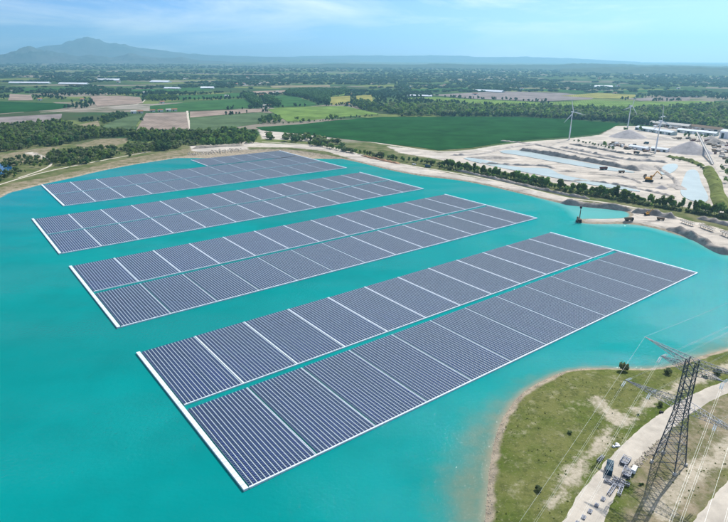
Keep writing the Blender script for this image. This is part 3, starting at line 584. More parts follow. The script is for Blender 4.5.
def tree_label(x, y, h, kd, grp):
    if grp != 'bank': return {'round': 'round-crowned ', 'poplar': 'slender ', 'dark': 'dark-leaved ', 'bush': 'spreading pale '}[kd]+GR[grp]
    p = to_px(x, y); w_ = next(t_ for lim, t_ in ((400, 'by the strip of red earth'), (455, 'behind the parked dark van'), (560, 'behind the dark spoil ridge'), (636, 'above the sheltered basin'), (690, 'behind the lumpy grey spoil heaps'), (9999, 'behind the conveyor sections')) if p < lim)
    return ('tall ' if h > 9.5 else 'small ' if h < 5 else 'middling ')+KW[kd]+' in the lakeside row '+w_
CAND.sort(key=lambda c: -c[2]*(1.8 if c[4] == 'bank' else 1.0)/math.hypot(c[0], c[1], CAM_H))
REST = {}
for i, (x, y, h, kd, grp) in enumerate(CAND):
    z = hz(x, y)-0.05 if y < 1000 else G
    if z < 0.5: continue
    if i < 290:
        root = empty('tree', (x, y, z), random.uniform(0, 6.28), tree_label(x, y, h, kd, grp), 'tree', 'trees: '+grp)
        root.scale = (h*random.uniform(.85, 1.15),)*2+(h,)
        link('crown', random.choice(TM[kd]), root); link('trunk', TRUNK, root)
    else: REST.setdefault((grp, kd), []).append((x, y, z, h))
WL = {'bank': 'low bushes at the far end of the tree row by the quarry', 'left': 'dense mixed wood on the left bank', 'lone': 'small shrubs on the dry dyke', 'corner': 'clumps of trees beside the far end of the lake', 'belt': 'broad belt of woodland behind the large dark green field',
      'pine': 'blocks of dark pines among the fields', 'hedge': 'hedges and thickets between the far fields', 'shed': 'scattered shrubs in the quarry'}
def merge_trees(L_, kd, sc=1.0):
    out = []; tis = []; L_ = np.asarray(L_)
    for j in range(5):
        S = L_[j::5]
        if not len(S): continue
        V, ti = TN[kd][j]; a = RNG.uniform(0, 6.28, len(S)); ca, sa = np.cos(a)[:, None], np.sin(a)[:, None]; wd = S[:, 3:4]*RNG.uniform(.85, 1.25, (len(S), 1))*sc
        out.append(np.stack([(V[:, 0]*ca-V[:, 1]*sa)*wd+S[:, 0:1], (V[:, 0]*sa+V[:, 1]*ca)*wd+S[:, 1:2], V[:, 2]*S[:, 3:4]+S[:, 2:3]], -1).reshape(-1, 3))
        tis.append((ti[None]+RNG.normal(size=(len(S), 1))*.22).ravel())
    return np.vstack(out), np.concatenate(tis)
for grp in WL:
    parts = [(kd, L_) for (g_, kd), L_ in REST.items() if g_ == grp]
    if not parts: continue
    Vs, Ts, Ms = [], [], []; mats = [M['leaf'], M['leafdark'], M['leafpale']]
    for kd, L_ in parts:
        V, ti = merge_trees(L_, kd); Vs.append(V); Ts.append(ti); Ms.append(np.full(len(V)//4, {'leaf': 0, 'leafdark': 1, 'leafpale': 2}[LEAFM[kd]]))
    V = np.vstack(Vs); o = link('woodland', mesh_np('woodland', V, np.arange(len(V)).reshape(-1, 4), mats, np.concatenate(Ms), attrs={'tint': np.concatenate(Ts)})); tag(o, WL[grp], 'wood', kind='stuff')
# far plain: hedgerows, groves and woods that read as one mass
def far_wood(d0, d1, n, h, label, thr, ns, big):
    y = np.exp(RNG.uniform(math.log(d0), math.log(d1), n*3)); x = RNG.uniform(-.80, .80, n*3)*y
    f = fbm(x, y*0.7, ns, 3)+.35*vnoise(x*.45, y*1.6, ns*.6); k_ = f > thr
    for nm, pts in FIELDS:
        if k_.sum(): k_ &= ~inpoly(np.stack([x, y], 1), poly(pts))
    x = x[k_][:n]; y = y[k_][:n]
    V, ti = merge_trees(np.column_stack([x, y, np.full(len(x), G-.3), RNG.uniform(.7, 1.25, len(x))*h*(y/d0)**.12]), 'dark' if not big else 'bush', 1.0 if not big else 1.8)
    tag(link('far_woodland', mesh_np('far_woodland', V, np.arange(len(V)).reshape(-1, 4), [M['fardark']], attrs={'tint': ti})), label, 'wood', kind='stuff')
far_wood(1250, 2300, 3200, 10, 'hedges and groves between the middle-distance fields', -.02, 170, False)
far_wood(2200, 4200, 4400, 10, 'woods and hedgerows across the far plain', -.12, 330, True)
far_wood(4000, 9500, 6000, 12, 'bluish woods fading towards the horizon', -.28, 600, True)

# ------------------------------------------------------------------ transmission pylon
PC = Vector((110.68, 166.68)); PZ = hz(PC.x, PC.y); ARM = Vector((-.5897, .8076)); PRZ = math.atan2(ARM.y, ARM.x)
py_ = empty('transmission_pylon', (PC.x, PC.y, PZ), PRZ, 'dark steel lattice electricity pylon with broad cross-arms standing on the peninsula', 'pylon')
def hw(z): return 4.1+(1.75-4.1)*min(1, z/23) if z < 23 else 1.75+(1.5-1.75)*(z-23)/20
lev = [0, 4.6, 8.6, 12.2, 15.2, 18, 20.6, 23, 25.4, 28, 30.5, 33, 35.5, 38, 40.2, 43]
for sx in (-1, 1):
    for sy in (-1, 1):
        mb = MB()
        for a, b in ((-.4, 23), (23, 43)): mb.bar((sx*hw(max(a, 0)), sy*hw(max(a, 0)), a), (sx*hw(b), sy*hw(b), b), .23, 4, .18)
        mb.build('leg', M['steel'], py_)
        f = MB(); f.box((sx*4.1, sy*4.1, .25), (1.1, 1.1, 1.3), taper=.8); f.build('footing', M['conc'], py_)
for ax in range(4):
    mb = MB(); R_ = Matrix.Rotation(ax*math.pi/2, 3, 'Z')
    for i, (a, b) in enumerate(zip(lev, lev[1:])):
        ha, hb_ = hw(a), hw(b); q = lambda x, y, z: R_ @ Vector((x, y, z))
        mb.bar(q(-ha, -ha, a), q(hb_, -hb_, b), .095, 4, cap=False); mb.bar(q(ha, -ha, a), q(-hb_, -hb_, b), .095, 4, cap=False)
        mb.bar(q(-hb_, -hb_, b), q(hb_, -hb_, b), .065, 4, cap=False)
        if i < 3:
            m_ = (a+b)/2; h_ = hw(m_); mb.bar(q(-h_, -h_, m_), q(h_, -h_, m_), .05, 4, cap=False)
    mb.build('bracing', M['steel'], py_)
def truss_arm(sx, x1, z0, z1, zt, n):
    mb = MB(); x0 = hw(z0); tip = Vector((sx*x1, 0, zt)); roots = [Vector((sx*x0, s_*x0, z)) for z in (z0, z1) for s_ in (-1, 1)]
    for r in roots: mb.bar(r, tip, .11, 4, .08)
    pt = lambda r, k_: roots[r].lerp(tip, k_/n)
    for k_ in range(n-1):
        for a, b in ((0, 1), (0, 2), (1, 3), (2, 3)):
            mb.bar(pt(a, k_), pt(b, k_+1), .05, 4, cap=False); mb.bar(pt(b, k_+1), pt(a, k_+1), .05, 4, cap=False)
    mb.build('cross_arm', M['steel2'], py_)
for sx in (-1, 1):
    truss_arm(sx, 21.0, 23.6, 26.4, 24.4, 12); truss_arm(sx, 10.4, 38.0, 40.6, 39.6, 7)
    truss_arm(sx, 17.0, 41.0, 43.0, 44.2, 8)
for z in (23.6, 26.4, 38.0, 40.6, 43): mb = MB(); h_ = hw(z); mb.bar((-h_, -h_, z), (h_, h_, z), .06, 4); mb.bar((-h_, h_, z), (h_, -h_, z), .06, 4); mb.build('diaphragm', M['steel'], py_)
D1 = Vector((math.cos(math.radians(-129)), math.sin(math.radians(-129)))); D2 = Vector((.8076, .5897))
Rz = Matrix.Rotation(-PRZ, 3, 'Z')
def loc(x, z): return Vector((PC.x+ARM.x*x, PC.y+ARM.y*x, PZ+z))
def ins(p, d):
    a = p+Vector((*d, 0))*.5; b = p+Vector((*d, -.09))*4.2; side = Vector((-d.y, d.x, 0))*.28; mb = MB()
    inv = py_.matrix_basis.inverted()
    for s_ in (-1, 1):
        mb.bar(inv @ (a+side*s_), inv @ (b+side*s_), .05, 5)
        for k_ in range(11): u = a.lerp(b, (k_+.5)/11)+side*s_; e = (b-a).normalized()*.09; mb.bar(inv @ (u-e), inv @ (u+e), .19, 7, .10)
    mb.build('insulator_string', M['insul'], py_); return b
def cable(pts, rad, n=4, name='power_cable', label='', grp='power cables on the pylon', pair=0.0):
    mb = MB(); offs = [0] if not pair else [-pair/2, pair/2]
    for of in offs:
        q = []
        for i, p_ in enumerate(pts):
            d = (pts[min(i+1, len(pts)-1)]-pts[max(i-1, 0)]).xy.normalized(); q.append(p_+Vector((-d.y*of, d.x*of, 0)))
        for a, b in zip(q, q[1:]): mb.bar(a, b, rad, n, cap=False)
    if pair:
        for i in range(2, len(pts)-2, 3): p_ = pts[i]; d = (pts[i+1]-pts[i]).xy.normalized(); mb.bar(p_-Vector((-d.y, d.x, 0))*pair/2, p_+Vector((-d.y, d.x, 0))*pair/2, rad*.8, 4)
    o = mb.build(name, M['cable']); tag(o, label, 'cable', grp)
def span(p, d, sl, n=26, Lm=270): return [Vector((p.x+d.x*s_, p.y+d.y*s_, p.z-sl*s_+sl*s_*s_/420)) for s_ in [Lm*(k_/n)**1.3 for k_ in range(n+1)]]
side_l = {1: 'lake side of the pylon', -1: 'road side of the pylon'}
for sx in (-1, 1):
    for x, z, w_ in ((20.8, 24.1, 'lower cross-arm tip'), (11.2, 23.9, 'lower cross-arm middle'), (10.2, 39.2, 'upper cross-arm')):
        p = loc(sx*x, z); a = ins(p, D1); b = ins(p, D2)
        jump = [a+(b-a)*t_+Vector((0, 0, -2.6*math.sin(math.pi*t_))) for t_ in [i/8 for i in range(9)]]
        cable(list(reversed(span(a, D1, .075)))+jump[1:-1]+span(b, D2, .085), .017, label='twin power cable strung from the %s, %s' % (w_, side_l[sx]), pair=.5)
    p = loc(sx*16.9, 44.3); cable(list(reversed(span(p, D1, .07)))+span(p, D2, .08)[1:], .020, label='single thin earth wire from the topmost arm, %s' % side_l[sx])

# ------------------------------------------------------------------ wind turbines
def turbine(px, py, label, rz, a0, hub=48.5, bl=25):
    q = at(px, py); z0 = hz(q.x, q.y); root = empty('wind_turbine', (q.x, q.y, z0), rz, label, 'wind turbine', 'wind turbines at the quarry')
    mb = MB(); mb.bar((0, 0, -.3), (0, 0, hub*.5), 1.25, 18, .95); mb.bar((0, 0, hub*.5), (0, 0, hub-1), .95, 18, .7); mb.build('tower', M['turb'], root, True)
    mb = MB(); mb.box((0, .8, hub), (2.0, 5.6, 2.1), taper=.85); mb.build('nacelle', M['turb'], root)
    mb = MB(); mb.bar((0, -3.9, hub), (0, -2.4, hub), .5, 10, 1.15); mb.build('hub', M['white'], root, True)
    for k_ in range(3):
        an = math.radians(a0+k_*120); d = Vector((math.cos(an), 0, math.sin(an))); s_ = Vector((-math.sin(an), 0, math.cos(an))); c = Vector((0, -3.2, hub)); mb = MB()
        prof = [(.6, .5, .45), (3, .8, .45), (6, 1.15, .32), (14, .75, .2), (21, .45, .12), (bl, .12, .05)]; vs = []
        for r, ch, th_ in prof: vs += [c+d*r-s_*ch*.5, c+d*r+Vector((0, -th_, 0)), c+d*r+s_*ch*1.1, c+d*r+Vector((0, th_, 0))]
        fs = [(4*i+j, 4*i+(j+1) % 4, 4*i+4+(j+1) % 4, 4*i+4+j) for i in range(len(prof)-1) for j in range(4)]; mb.add(vs, fs+[(0, 3, 2, 1), tuple(range(len(vs)-4, len(vs)))]); mb.build('blade', M['turb'], root, False)
turbine(569, 140, 'pale wind turbine beside the corner of the dark green field', .25, 107)
turbine(627, 131, 'pale wind turbine behind the grey cone of gravel', .45, 75)
turbine(655, 153.4, 'pale wind turbine by the quarry haul road in front of the sheds', .35, 98)

# ------------------------------------------------------------------ heaps and banks
def heap(px, py, rx, ry, h, m, label, name='gravel_heap', flat=0.0, rz=0.0, n=26, lump=.22, cat='heap', grp=None):
    q = at(px, py); g = np.linspace(-1.05, 1.05, n); X_, Y_ = np.meshgrid(g, g); r = np.hypot(X_, Y_)
    nn = fbm(X_*rx+q.x, Y_*ry+q.y, max(rx, ry)*.55, 4)
    z = h*np.clip(1-r*(1+lump*nn), 0, 1-flat)/(1-flat)*(1+lump*nn)
    z = np.where(r > 1.0, -.6, z-.25); V = np.column_stack([(X_*rx).ravel(), (Y_*ry).ravel(), z.ravel()])
    ix = np.arange(n*n).reshape(n, n); F_ = np.stack([ix[:-1, :-1], ix[:-1, 1:], ix[1:, 1:], ix[1:, :-1]], -1).reshape(-1, 4)
    o = link(name, mesh_np(name, V, F_, [m], smooth=True)); o.location = (q.x, q.y, hz(q.x, q.y) if q.y < 1100 else G); o.rotation_euler = (0, 0, rz); return tag(o, label, cat, grp)
def berm(pts, wd, h, m, label, name='earth_bank', lump=.5, step=1.6, cat='earth bank'):
    p = smooth_line([at(x, y) for x, y in pts], it=2); q = [p[0]]
    for a, b in zip(p, p[1:]):
        n = max(1, int((b-a).length/step)); q += [a.lerp(b, (i+1)/n) for i in range(n)]
    n = len(q); prof = [(-1, 0), (-.85, .2), (-.7, .42), (-.52, .7), (-.35, .9), (-.15, 1), (.08, .98), (.28, .8), (.45, .72), (.62, .5), (.78, .33), (.9, .15), (1, 0)]; A = []; hh = []
    for i, a in enumerate(q):
        d = (q[min(i+1, n-1)]-q[max(i-1, 0)]).xy.normalized(); k_ = min(1, i/3, (n-1-i)/3)
        for s_, z in prof:
            w2 = wd*(.6+.4*k_)*(1+lump*float(vnoise(a.x+s_*31, a.y, wd*2)))
            x, y = a.x-d.y*s_*w2/2, a.y+d.x*s_*w2/2; A.append((x, y)); hh.append(z*h*max(.1, k_)*(1+lump*2.2*float(fbm(x, y, wd*.7, 4))+.25*float(vnoise(x*1.3, y*1.1, 1.6)))-(0.5 if z == 0 else 0))
    A = np.array(A); Z_ = hzs(A)+np.array(hh); K_ = len(prof); ix = np.arange(n*K_).reshape(n, K_)
    F_ = np.stack([ix[:-1, :-1], ix[:-1, 1:], ix[1:, 1:], ix[1:, :-1]], -1).reshape(-1, 4)
    return tag(link(name, mesh_np(name, np.column_stack([A, Z_]), F_, [m], smooth=True)), label, cat)
heap(628, 137, 34, 30, 15, M['gravel'], 'large grey cone of gravel beside the middle wind turbine', lump=.12)
heap(689, 152, 36, 34, 18, M['gravel'], 'broad grey gravel heap under the long sloping conveyor', lump=.15)
heap(715, 143.5, 22, 18, 9, M['spoil'], 'brown heap beyond the sloping conveyor'); heap(711, 139.5, 15, 12, 8, M['gravel2'], 'pale small cone of sand near the white sheds', lump=.1)
heap(661.5, 188.5, 7.5, 6, 4.2, M['gravel'], 'small dark cone of gravel beside the yellow excavator', lump=.1)
heap(643, 168, 24, 18, 5, M['gravel2'], 'lumpy pale spoil heap behind the yellow excavator', lump=.9)
heap(677, 187, 8, 18, 4, M['gravel2'], 'lumpy spoil bank on the edge of the pale pond', lump=.9)
heap(640, 147.5, 26, 10, 5, M['gravel2'], 'low pale heaps in front of the long shed', lump=.9); heap(604, 144.5, 22, 12, 4, M['gravel2'], 'low lumpy heap between the turbines', lump=.9)
heap(660, 139, 26, 16, 5, M['gravel2'], 'low sand heap in front of the shed wall', lump=.5); heap(725, 150, 18, 12, 5, M['gravel2'], 'sand heap beside the quarry road', lump=.5)
heap(493, 158, 40, 14, 3.2, M['spoil'], 'flat lumpy spoil between the two long settling ponds', lump=.9); heap(567, 171.5, 12, 6, 2.2, M['spoil'], 'low dark mound on the pond shore', lump=.7)
berm([(520, 150), (560, 156.5), (600, 163.5), (640, 171)], 12, 4.5, M['spoil'], 'dark earth bank along the far side of the long settling pond', lump=.35)
berm([(569, 144), (600, 149.5), (630, 155), (655, 156.5)], 6, 2.2, M['spoil'], 'dark narrow bank beside the haul road below the turbines')
berm([(500, 141), (530, 143.5), (560, 150), (590, 156), (620, 161)], 7, 1.6, M['gravel2'], 'pale low bank crossing the open quarry floor')
for i, (pts, wd, h, lb) in enumerate([([(450, 155.5), (480, 155), (505, 148), (540, 144)], 9, 1.8, 'pale terrace edge along the green field corner'), ([(480, 163.5), (520, 165.5), (545, 165.8), (556, 169)], 7, 1.8, 'sandy spit bank between the settling ponds'), ([(560, 181), (590, 181), (625, 186), (650, 191.5), (676, 197)], 6, 1.6, 'low terrace edge along the pond by the tree row'), ([(560, 147), (600, 155), (630, 160.5), (655, 161.5), (668, 163)], 8, 2.4, 'pale terrace edge below the haul road'), ([(655, 166), (668, 175), (676, 180), (678, 190)], 7, 2.2, 'sandy bank between the small pond and the pale pond'), ([(600, 174), (630, 178), (642, 184)], 5, 1.2, 'low sand windrow before the yellow excavator')]): berm(pts, wd, h, M['gravel2'], lb, lump=.6)
berm([(560, 201), (585, 204.2), (610, 206), (632, 209.5)], 10, 3.2, M['spoil'], 'dark grey spoil bank above the sheltered basin', lump=.4)
berm([(455, 170.2), (490, 178), (530, 187), (570, 196), (590, 199)], 7, 2.2, M['spoil'], 'dark spoil ridge between tree row and lake track', lump=.4)
berm([(632, 211), (655, 214.5), (676, 218.5)], 13, 3.6, M['spoil'], 'lumpy grey spoil heaps beside the conveyor sections', lump=.6)
berm([(698, 218), (715, 222), (740, 228)], 12, 3.6, M['spoil'], 'lumpy brown spoil heaps below the trees by the conveyor sections', lump=.6)
berm([(668, 227.5), (685, 232), (702, 239.5), (714, 247.5), (730, 252.5)], 11, 3.0, M['spoil'], 'dark rocky bank along the curved shore', lump=.6)
berm([(362, 155.7), (380, 160), (400, 164)], 8, 1.8, M['red_earth'], 'strip of red earth beside the lake track', lump=.4)
berm([(192, 149), (215, 147), (244, 145.5)], 12, 2.5, M['rock'], 'rubble bank at the far end of the lake', lump=.8)
berm([(708, 168), (714, 182), (719, 198), (723, 210)], 16, 4.5, M['grass'], 'grassy embankment beside the quarry road', lump=.3)
berm([(666, 156.5), (690, 161), (703, 166.5)], 9, 3.0, M['grass'], 'overgrown bank behind the pale pond', lump=.5)

# ------------------------------------------------------------------ sheds, houses, greenhouses
def shed(p0, p1, dep, h, label, m='wallg', ndoor=6, roof='roofw', cat='shed', name='industrial_shed', grp=None):
    a, b = at(*p0), at(*p1); d = (b-a); L_ = d.length; rz = math.atan2(d.y, d.x); root = empty(name, ((a.x+b.x)/2, (a.y+b.y)/2, G), rz, label, cat, grp)
    mb = MB(); hl, hd = L_/2, dep/2
    vs = [(-hl, -hd, -.3), (hl, -hd, -.3), (hl, hd, -.3), (-hl, hd, -.3), (-hl, -hd, h), (hl, -hd, h), (hl, hd, h), (-hl, hd, h), (-hl, 0, h+dep*.18), (hl, 0, h+dep*.18)]
    mb.add(vs, [(0, 1, 5, 4), (2, 3, 7, 6), (1, 2, 6, 9, 5), (3, 0, 4, 8, 7)]); mb.build('wall', M[m], root)
    e = .5; r = dep*.18
    for s_ in (-1, 1):
        mb = MB(); y0, z0 = s_*(hd+e), h-r*e/hd; mb.add([(-hl-e, y0, z0+.1), (hl+e, y0, z0+.1), (hl+e, 0, h+r+.1), (-hl-e, 0, h+r+.1), (-hl-e, y0, z0+.35), (hl+e, y0, z0+.35), (hl+e, 0, h+r+.35), (-hl-e, 0, h+r+.35)], [(0, 3, 2, 1), (4, 5, 6, 7), (0, 1, 5, 4), (1, 2, 6, 5), (2, 3, 7, 6), (3, 0, 4, 7)]); mb.build('roof_slope', M[roof], root)
    for i in range(ndoor):
        x = -hl+L_*(i+.5)/ndoor; mb = MB(); mb.box((x, -hd-.05, h*.38), (L_/ndoor*.45, .16, h*.76)); mb.build('door', M['white' if i % 2 else 'darkmetal'], root)
    return root
shed((637.5, 129.5), (674, 135.3), 14, 5, 'long low shed with pale roof and grey-green wall behind the quarry', ndoor=9)
shed((678, 132), (717, 136), 14, 5, 'long low shed with pale roof behind a dark hedge', ndoor=8)
shed((651, 124.6), (690, 128.5), 18, 5, 'grey flat shed behind the long quarry sheds', m='plaster', ndoor=5, roof='conc')
shed((690, 128), (722, 132), 18, 5, 'dark roofed shed near the end of the wooded belt', m='plaster', ndoor=5, roof='rust')
shed((652, 150.2), (668, 152.2), 9, 4, 'small white workshop beside the haul-road turbine', m='white', ndoor=3); shed((630, 148.2), (648, 150.8), 9, 4, 'white plant building in the quarry yard', m='white', ndoor=3)
shed((660, 120.6), (664.5, 121.4), 14, 9, 'white building among the trees behind the sheds', m='white', ndoor=2); shed((722, 137.5), (734, 139), 18, 12, 'tall pale silo building beside the end of the shed row', m='roofw', ndoor=2)
for p0, p1, dp, lb in [((408, 96.3), (432, 97), 40, 'white plastic greenhouse at the edge of the light field'), ((473, 91.2), (503, 92.6), 60, 'long white plastic greenhouse beyond the lilac field'), ((201, 88.6), (214, 88.6), 60, 'white greenhouse beyond the green strip fields'), ((10, 83.4), (50, 83.6), 60, 'long row of white greenhouse roofs far across the plain'), ((60, 84.2), (88, 84.6), 60, 'white greenhouse roof beside the long far row'), ((98, 80.8), (120, 80.8), 90, 'white greenhouse roof before the mountain foothills'), ((152, 82.2), (170, 82.6), 80, 'white greenhouse roof among distant trees'), ((165, 88.9), (180, 89.1), 50, 'low white greenhouse beyond the pine hedge'), ((590, 87), (612, 87.3), 60, 'white roof far beyond the turbine')]:
    shed(p0, p1, dp*.5, 3, lb, m='wallg', ndoor=1, roof='roofw', cat='greenhouse', name='greenhouse')
HL = [('farmhouse at the top corner of the ploughed field', 131, 113.4), ('farm building beside the ploughed field', 138, 113.2), ('long farm barn at the head of the ploughed field', 150, 112.3), ('farm outbuilding behind the ploughed field', 158, 112), ('cream farmhouse at the far edge of the ploughed field', 166, 111.6), ('small barn behind the ploughed field', 172, 111.3),
      ('white cottage beside the hedge of the dark green field', 38, 100.5), ('white house among trees by the field track', 80, 100.8), ('tiled house by the pine block', 262, 107.2), ('tiled house between the pine hedges', 268, 106.8), ('pale house beside the green strip', 160, 103.4), ('house at the edge of the yellow field', 345, 106), ('red roofed house in the woods', 410, 87.5), ('cream house beyond the greenhouse', 440, 88), ('cream house on the plain before the foothills', 100, 91), ('pale house beside the lilac field', 520, 89.5)]
for i, (lb, x, y) in enumerate(HL):
    q = at(x, y); q2 = at(x+3.2, y-.1); shed((x, y), (x+min(6, 14*563/q.y*1.0/1), y-.15), 10, 5, lb, m='plaster' if i % 3 else 'white', ndoor=2, roof='tile' if i % 4 else 'conc', cat='house', name='farm_house')

for i in range(46):
    x, y = random.uniform(5, 720), 72+26*random.random()**1.3; d_ = at(x, y).y
    shed((x, y), (x+random.uniform(10, 20)*563/d_, y+random.uniform(-.15, .15)), 10, random.uniform(4, 6), 'small pale house scattered among the trees of the far plain', m='plaster' if i % 2 else 'white', ndoor=1, roof='tile' if i % 3 else 'conc', cat='house', name='country_house', grp='houses scattered over the far plain')
def yard(pts, n, label, z0=0.0):
    Q = poly(pts); lo, hi = Q.min(0), Q.max(0); P_ = RNG.uniform(lo, hi, (n*8, 2)); P_ = P_[inpoly(P_, Q)][:n]; mb = MB(); mats = [M['rust'], M['gravel2'], M['conc'], M['darkmetal'], M['white'], M['maroon']]
    for x, y in P_: h_ = random.uniform(.8, 3.2); mb.box((x, y, G+h_/2), (random.uniform(2, 9), random.uniform(2, 4), h_+.2), random.choice((.35, .35, 1.9))+random.gauss(0, .08), random.choice((0, 0, 1, 1, 2, 3, 4, 5)))
    tag(mb.build('stored_goods', mats), label, 'stored goods', kind='stuff')
yard([(640, 124.5), (660, 122.5), (690, 125.5), (725, 129), (728, 133), (690, 130.5), (655, 127)], 260, 'rows of stacked blocks and pallets stored behind the quarry sheds')
yard([(610, 143), (640, 146), (664, 151), (660, 154), (630, 150.5), (606, 146)], 60, 'jumbled plant and blocks lying in the quarry yard'); yard([(672, 138), (690, 138.5), (728, 142), (728, 160), (716, 158), (712, 146), (690, 141)], 55, 'scattered plant and blocks beyond the sloping conveyor')
# ------------------------------------------------------------------ machines
def excavator(px, py, rz, label, paint='orange', k=1.0, arm=((0, 1.9), (4.2, 5.8), (7.2, 4.0), (7.4, 1.0)), z=None):
    q = at(px, py); root = empty('excavator', (q.x, q.y, hz(q.x, q.y)+.05 if z is None else z), rz, label, 'excavator'); root.scale = (k,)*3
    for s_ in (-1, 1):
        mb = MB(); y = s_*1.3
        vs = [(x, yy, z_) for yy in (y-.35, y+.35) for x, z_ in ((-1.9, 0), (1.9, 0), (2.4, .45), (2.0, .95), (-2.0, .95), (-2.4, .45))]
        mb.add(vs, [tuple(range(5, -1, -1)), tuple(range(6, 12))]+[(i, (i+1) % 6, 6+(i+1) % 6, 6+i) for i in range(6)]); mb.build('track', M['darkmetal'], root)
    mb = MB(); mb.box((0, 0, .8), (1.8, 2.0, .5)); mb.bar((0, 0, 1), (0, 0, 1.3), .8, 12); mb.build('undercarriage', M['darkmetal'], root)
    mb = MB(); mb.box((-.6, 0, 1.85), (4.0, 2.7, 1.1), taper=.95); mb.build('upper_body', M[paint], root)
    mb = MB(); mb.box((-2.5, 0, 1.9), (.9, 2.7, 1.2), taper=.9); mb.build('counterweight', M['darkmetal'], root)
    mb = MB(); mb.box((.75, .85, 2.7), (1.4, .95, 1.7), taper=.85); cb = mb.build('cab', M[paint], root); mb = MB(); mb.box((.80, .85, 2.85), (1.36, 1.0, 1.0), taper=.9); mb.build('cab_window', M['glass'], cb)
    P_ = [Vector((.6+x, -.3, z_)) for x, z_ in arm]
    mb = MB(); mb.bar(P_[0], P_[1], .38, 4, .32); mb.build('boom', M[paint], root); mb = MB(); mb.bar(P_[1], P_[2], .3, 4, .22); mb.build('stick', M[paint], root)
    mb = MB(); mb.bar(P_[0].lerp(P_[1], .3)+Vector((.5, 0, -.3)), P_[1].lerp(P_[0], .25), .12, 6); mb.build('hydraulic_ram', M['steel2'], root)
    mb = MB(); c = P_[2].lerp(P_[3], .35); mb.add([c+Vector(v) for v in [(-.3, -.7, .5), (.3, -.7, .5), (.5, -.7, -.5), (-.7, -.7, -.8), (-.3, .7, .5), (.3, .7, .5), (.5, .7, -.5), (-.7, .7, -.8)]], [(3, 2, 1, 0), (4, 5, 6, 7), (0, 1, 5, 4), (2, 3, 7, 6), (3, 0, 4, 7)]); mb.build('bucket', M['darkmetal'], root)
    return root
excavator(649, 181.5, -.5, 'large yellow excavator with raised boom on the quarry floor', k=2.0, arm=((0, 1.9), (2.8, 6.4), (5.6, 4.2), (5.9, .8)))
excavator(579, 219.8, 1.4, 'dark dredging excavator with upright boom on the tip of the spit', 'rust', 1.35, arm=((0, 1.9), (-.3, 7.0), (-.2, 10.6), (.3, 9.4)))
excavator(647, 215.3, .3, 'yellow excavator on the bank at the root of the spit', 'orange', .95)
def truck(px, py, rz, label, cabm, bedm, k=1.0):
    q = at(px, py); root = empty('dump_truck', (q.x, q.y, hz(q.x, q.y)+.1), rz, label, 'truck'); root.scale = (k,)*3
    mb = MB(); mb.box((0, 0, .95), (7.6, 1.0, .35)); mb.build('chassis', M['darkmetal'], root)
    mb = MB(); mb.box((2.9, 0, 2.05), (1.8, 2.4, 2.0), taper=.92); c = mb.build('cab', M[cabm], root); mb = MB(); mb.box((3.72, 0, 2.4), (.12, 2.1, .9)); mb.build('windscreen', M['glass'], c)
    mb = MB(); o = [(-3.9, -1.25, 1.4), (1.7, -1.25, 1.2), (1.7, 1.25, 1.2), (-3.9, 1.25, 1.4), (-4.3, -1.35, 2.9), (1.9, -1.35, 2.9), (1.9, 1.35, 2.9), (-4.3, 1.35, 2.9)]; i_ = [(x*.94-.05, y*.9, 1.6 if z < 2 else z) for x, y, z in o]
    mb.add(o+i_, [(3, 2, 1, 0), (0, 1, 5, 4), (1, 2, 6, 5), (2, 3, 7, 6), (3, 0, 4, 7), (4, 5, 13, 12), (5, 6, 14, 13), (6, 7, 15, 14), (7, 4, 12, 15), (8, 9, 10, 11), (8, 12, 13, 9), (9, 13, 14, 10), (10, 14, 15, 11), (11, 15, 12, 8)]); mb.build('dump_body', M[bedm], root)
    for x in (-2.8, -1.5, 2.7):
        for s_ in (-1, 1): mb = MB(); mb.wheel((x, s_*1.1, .6), .62, .45); mb.build('wheel', M['tyre'], root)
truck(603.5, 169.8, .2, 'dark red dump truck parked beside the long pond', 'maroon', 'maroon', 1.25); truck(636.3, 153.6, 2.2, 'dark dump truck on the pale haul road', 'maroon', 'darkmetal', 1.1)
truck(621.5, 172.8, .1, 'low brown dump truck near the yellow excavator', 'rust', 'rust', .95); truck(645, 176.8, .9, 'dark dump truck tucked behind the yellow excavator', 'darkmetal', 'rust', .9)
truck(629, 220.3, .1, 'grey dump truck at the root of the spit', 'darkmetal', 'rust', 1.0); truck(660.5, 220.2, -.3, 'rusty dump truck beside the lumpy spoil heaps', 'rust', 'rust', .8)
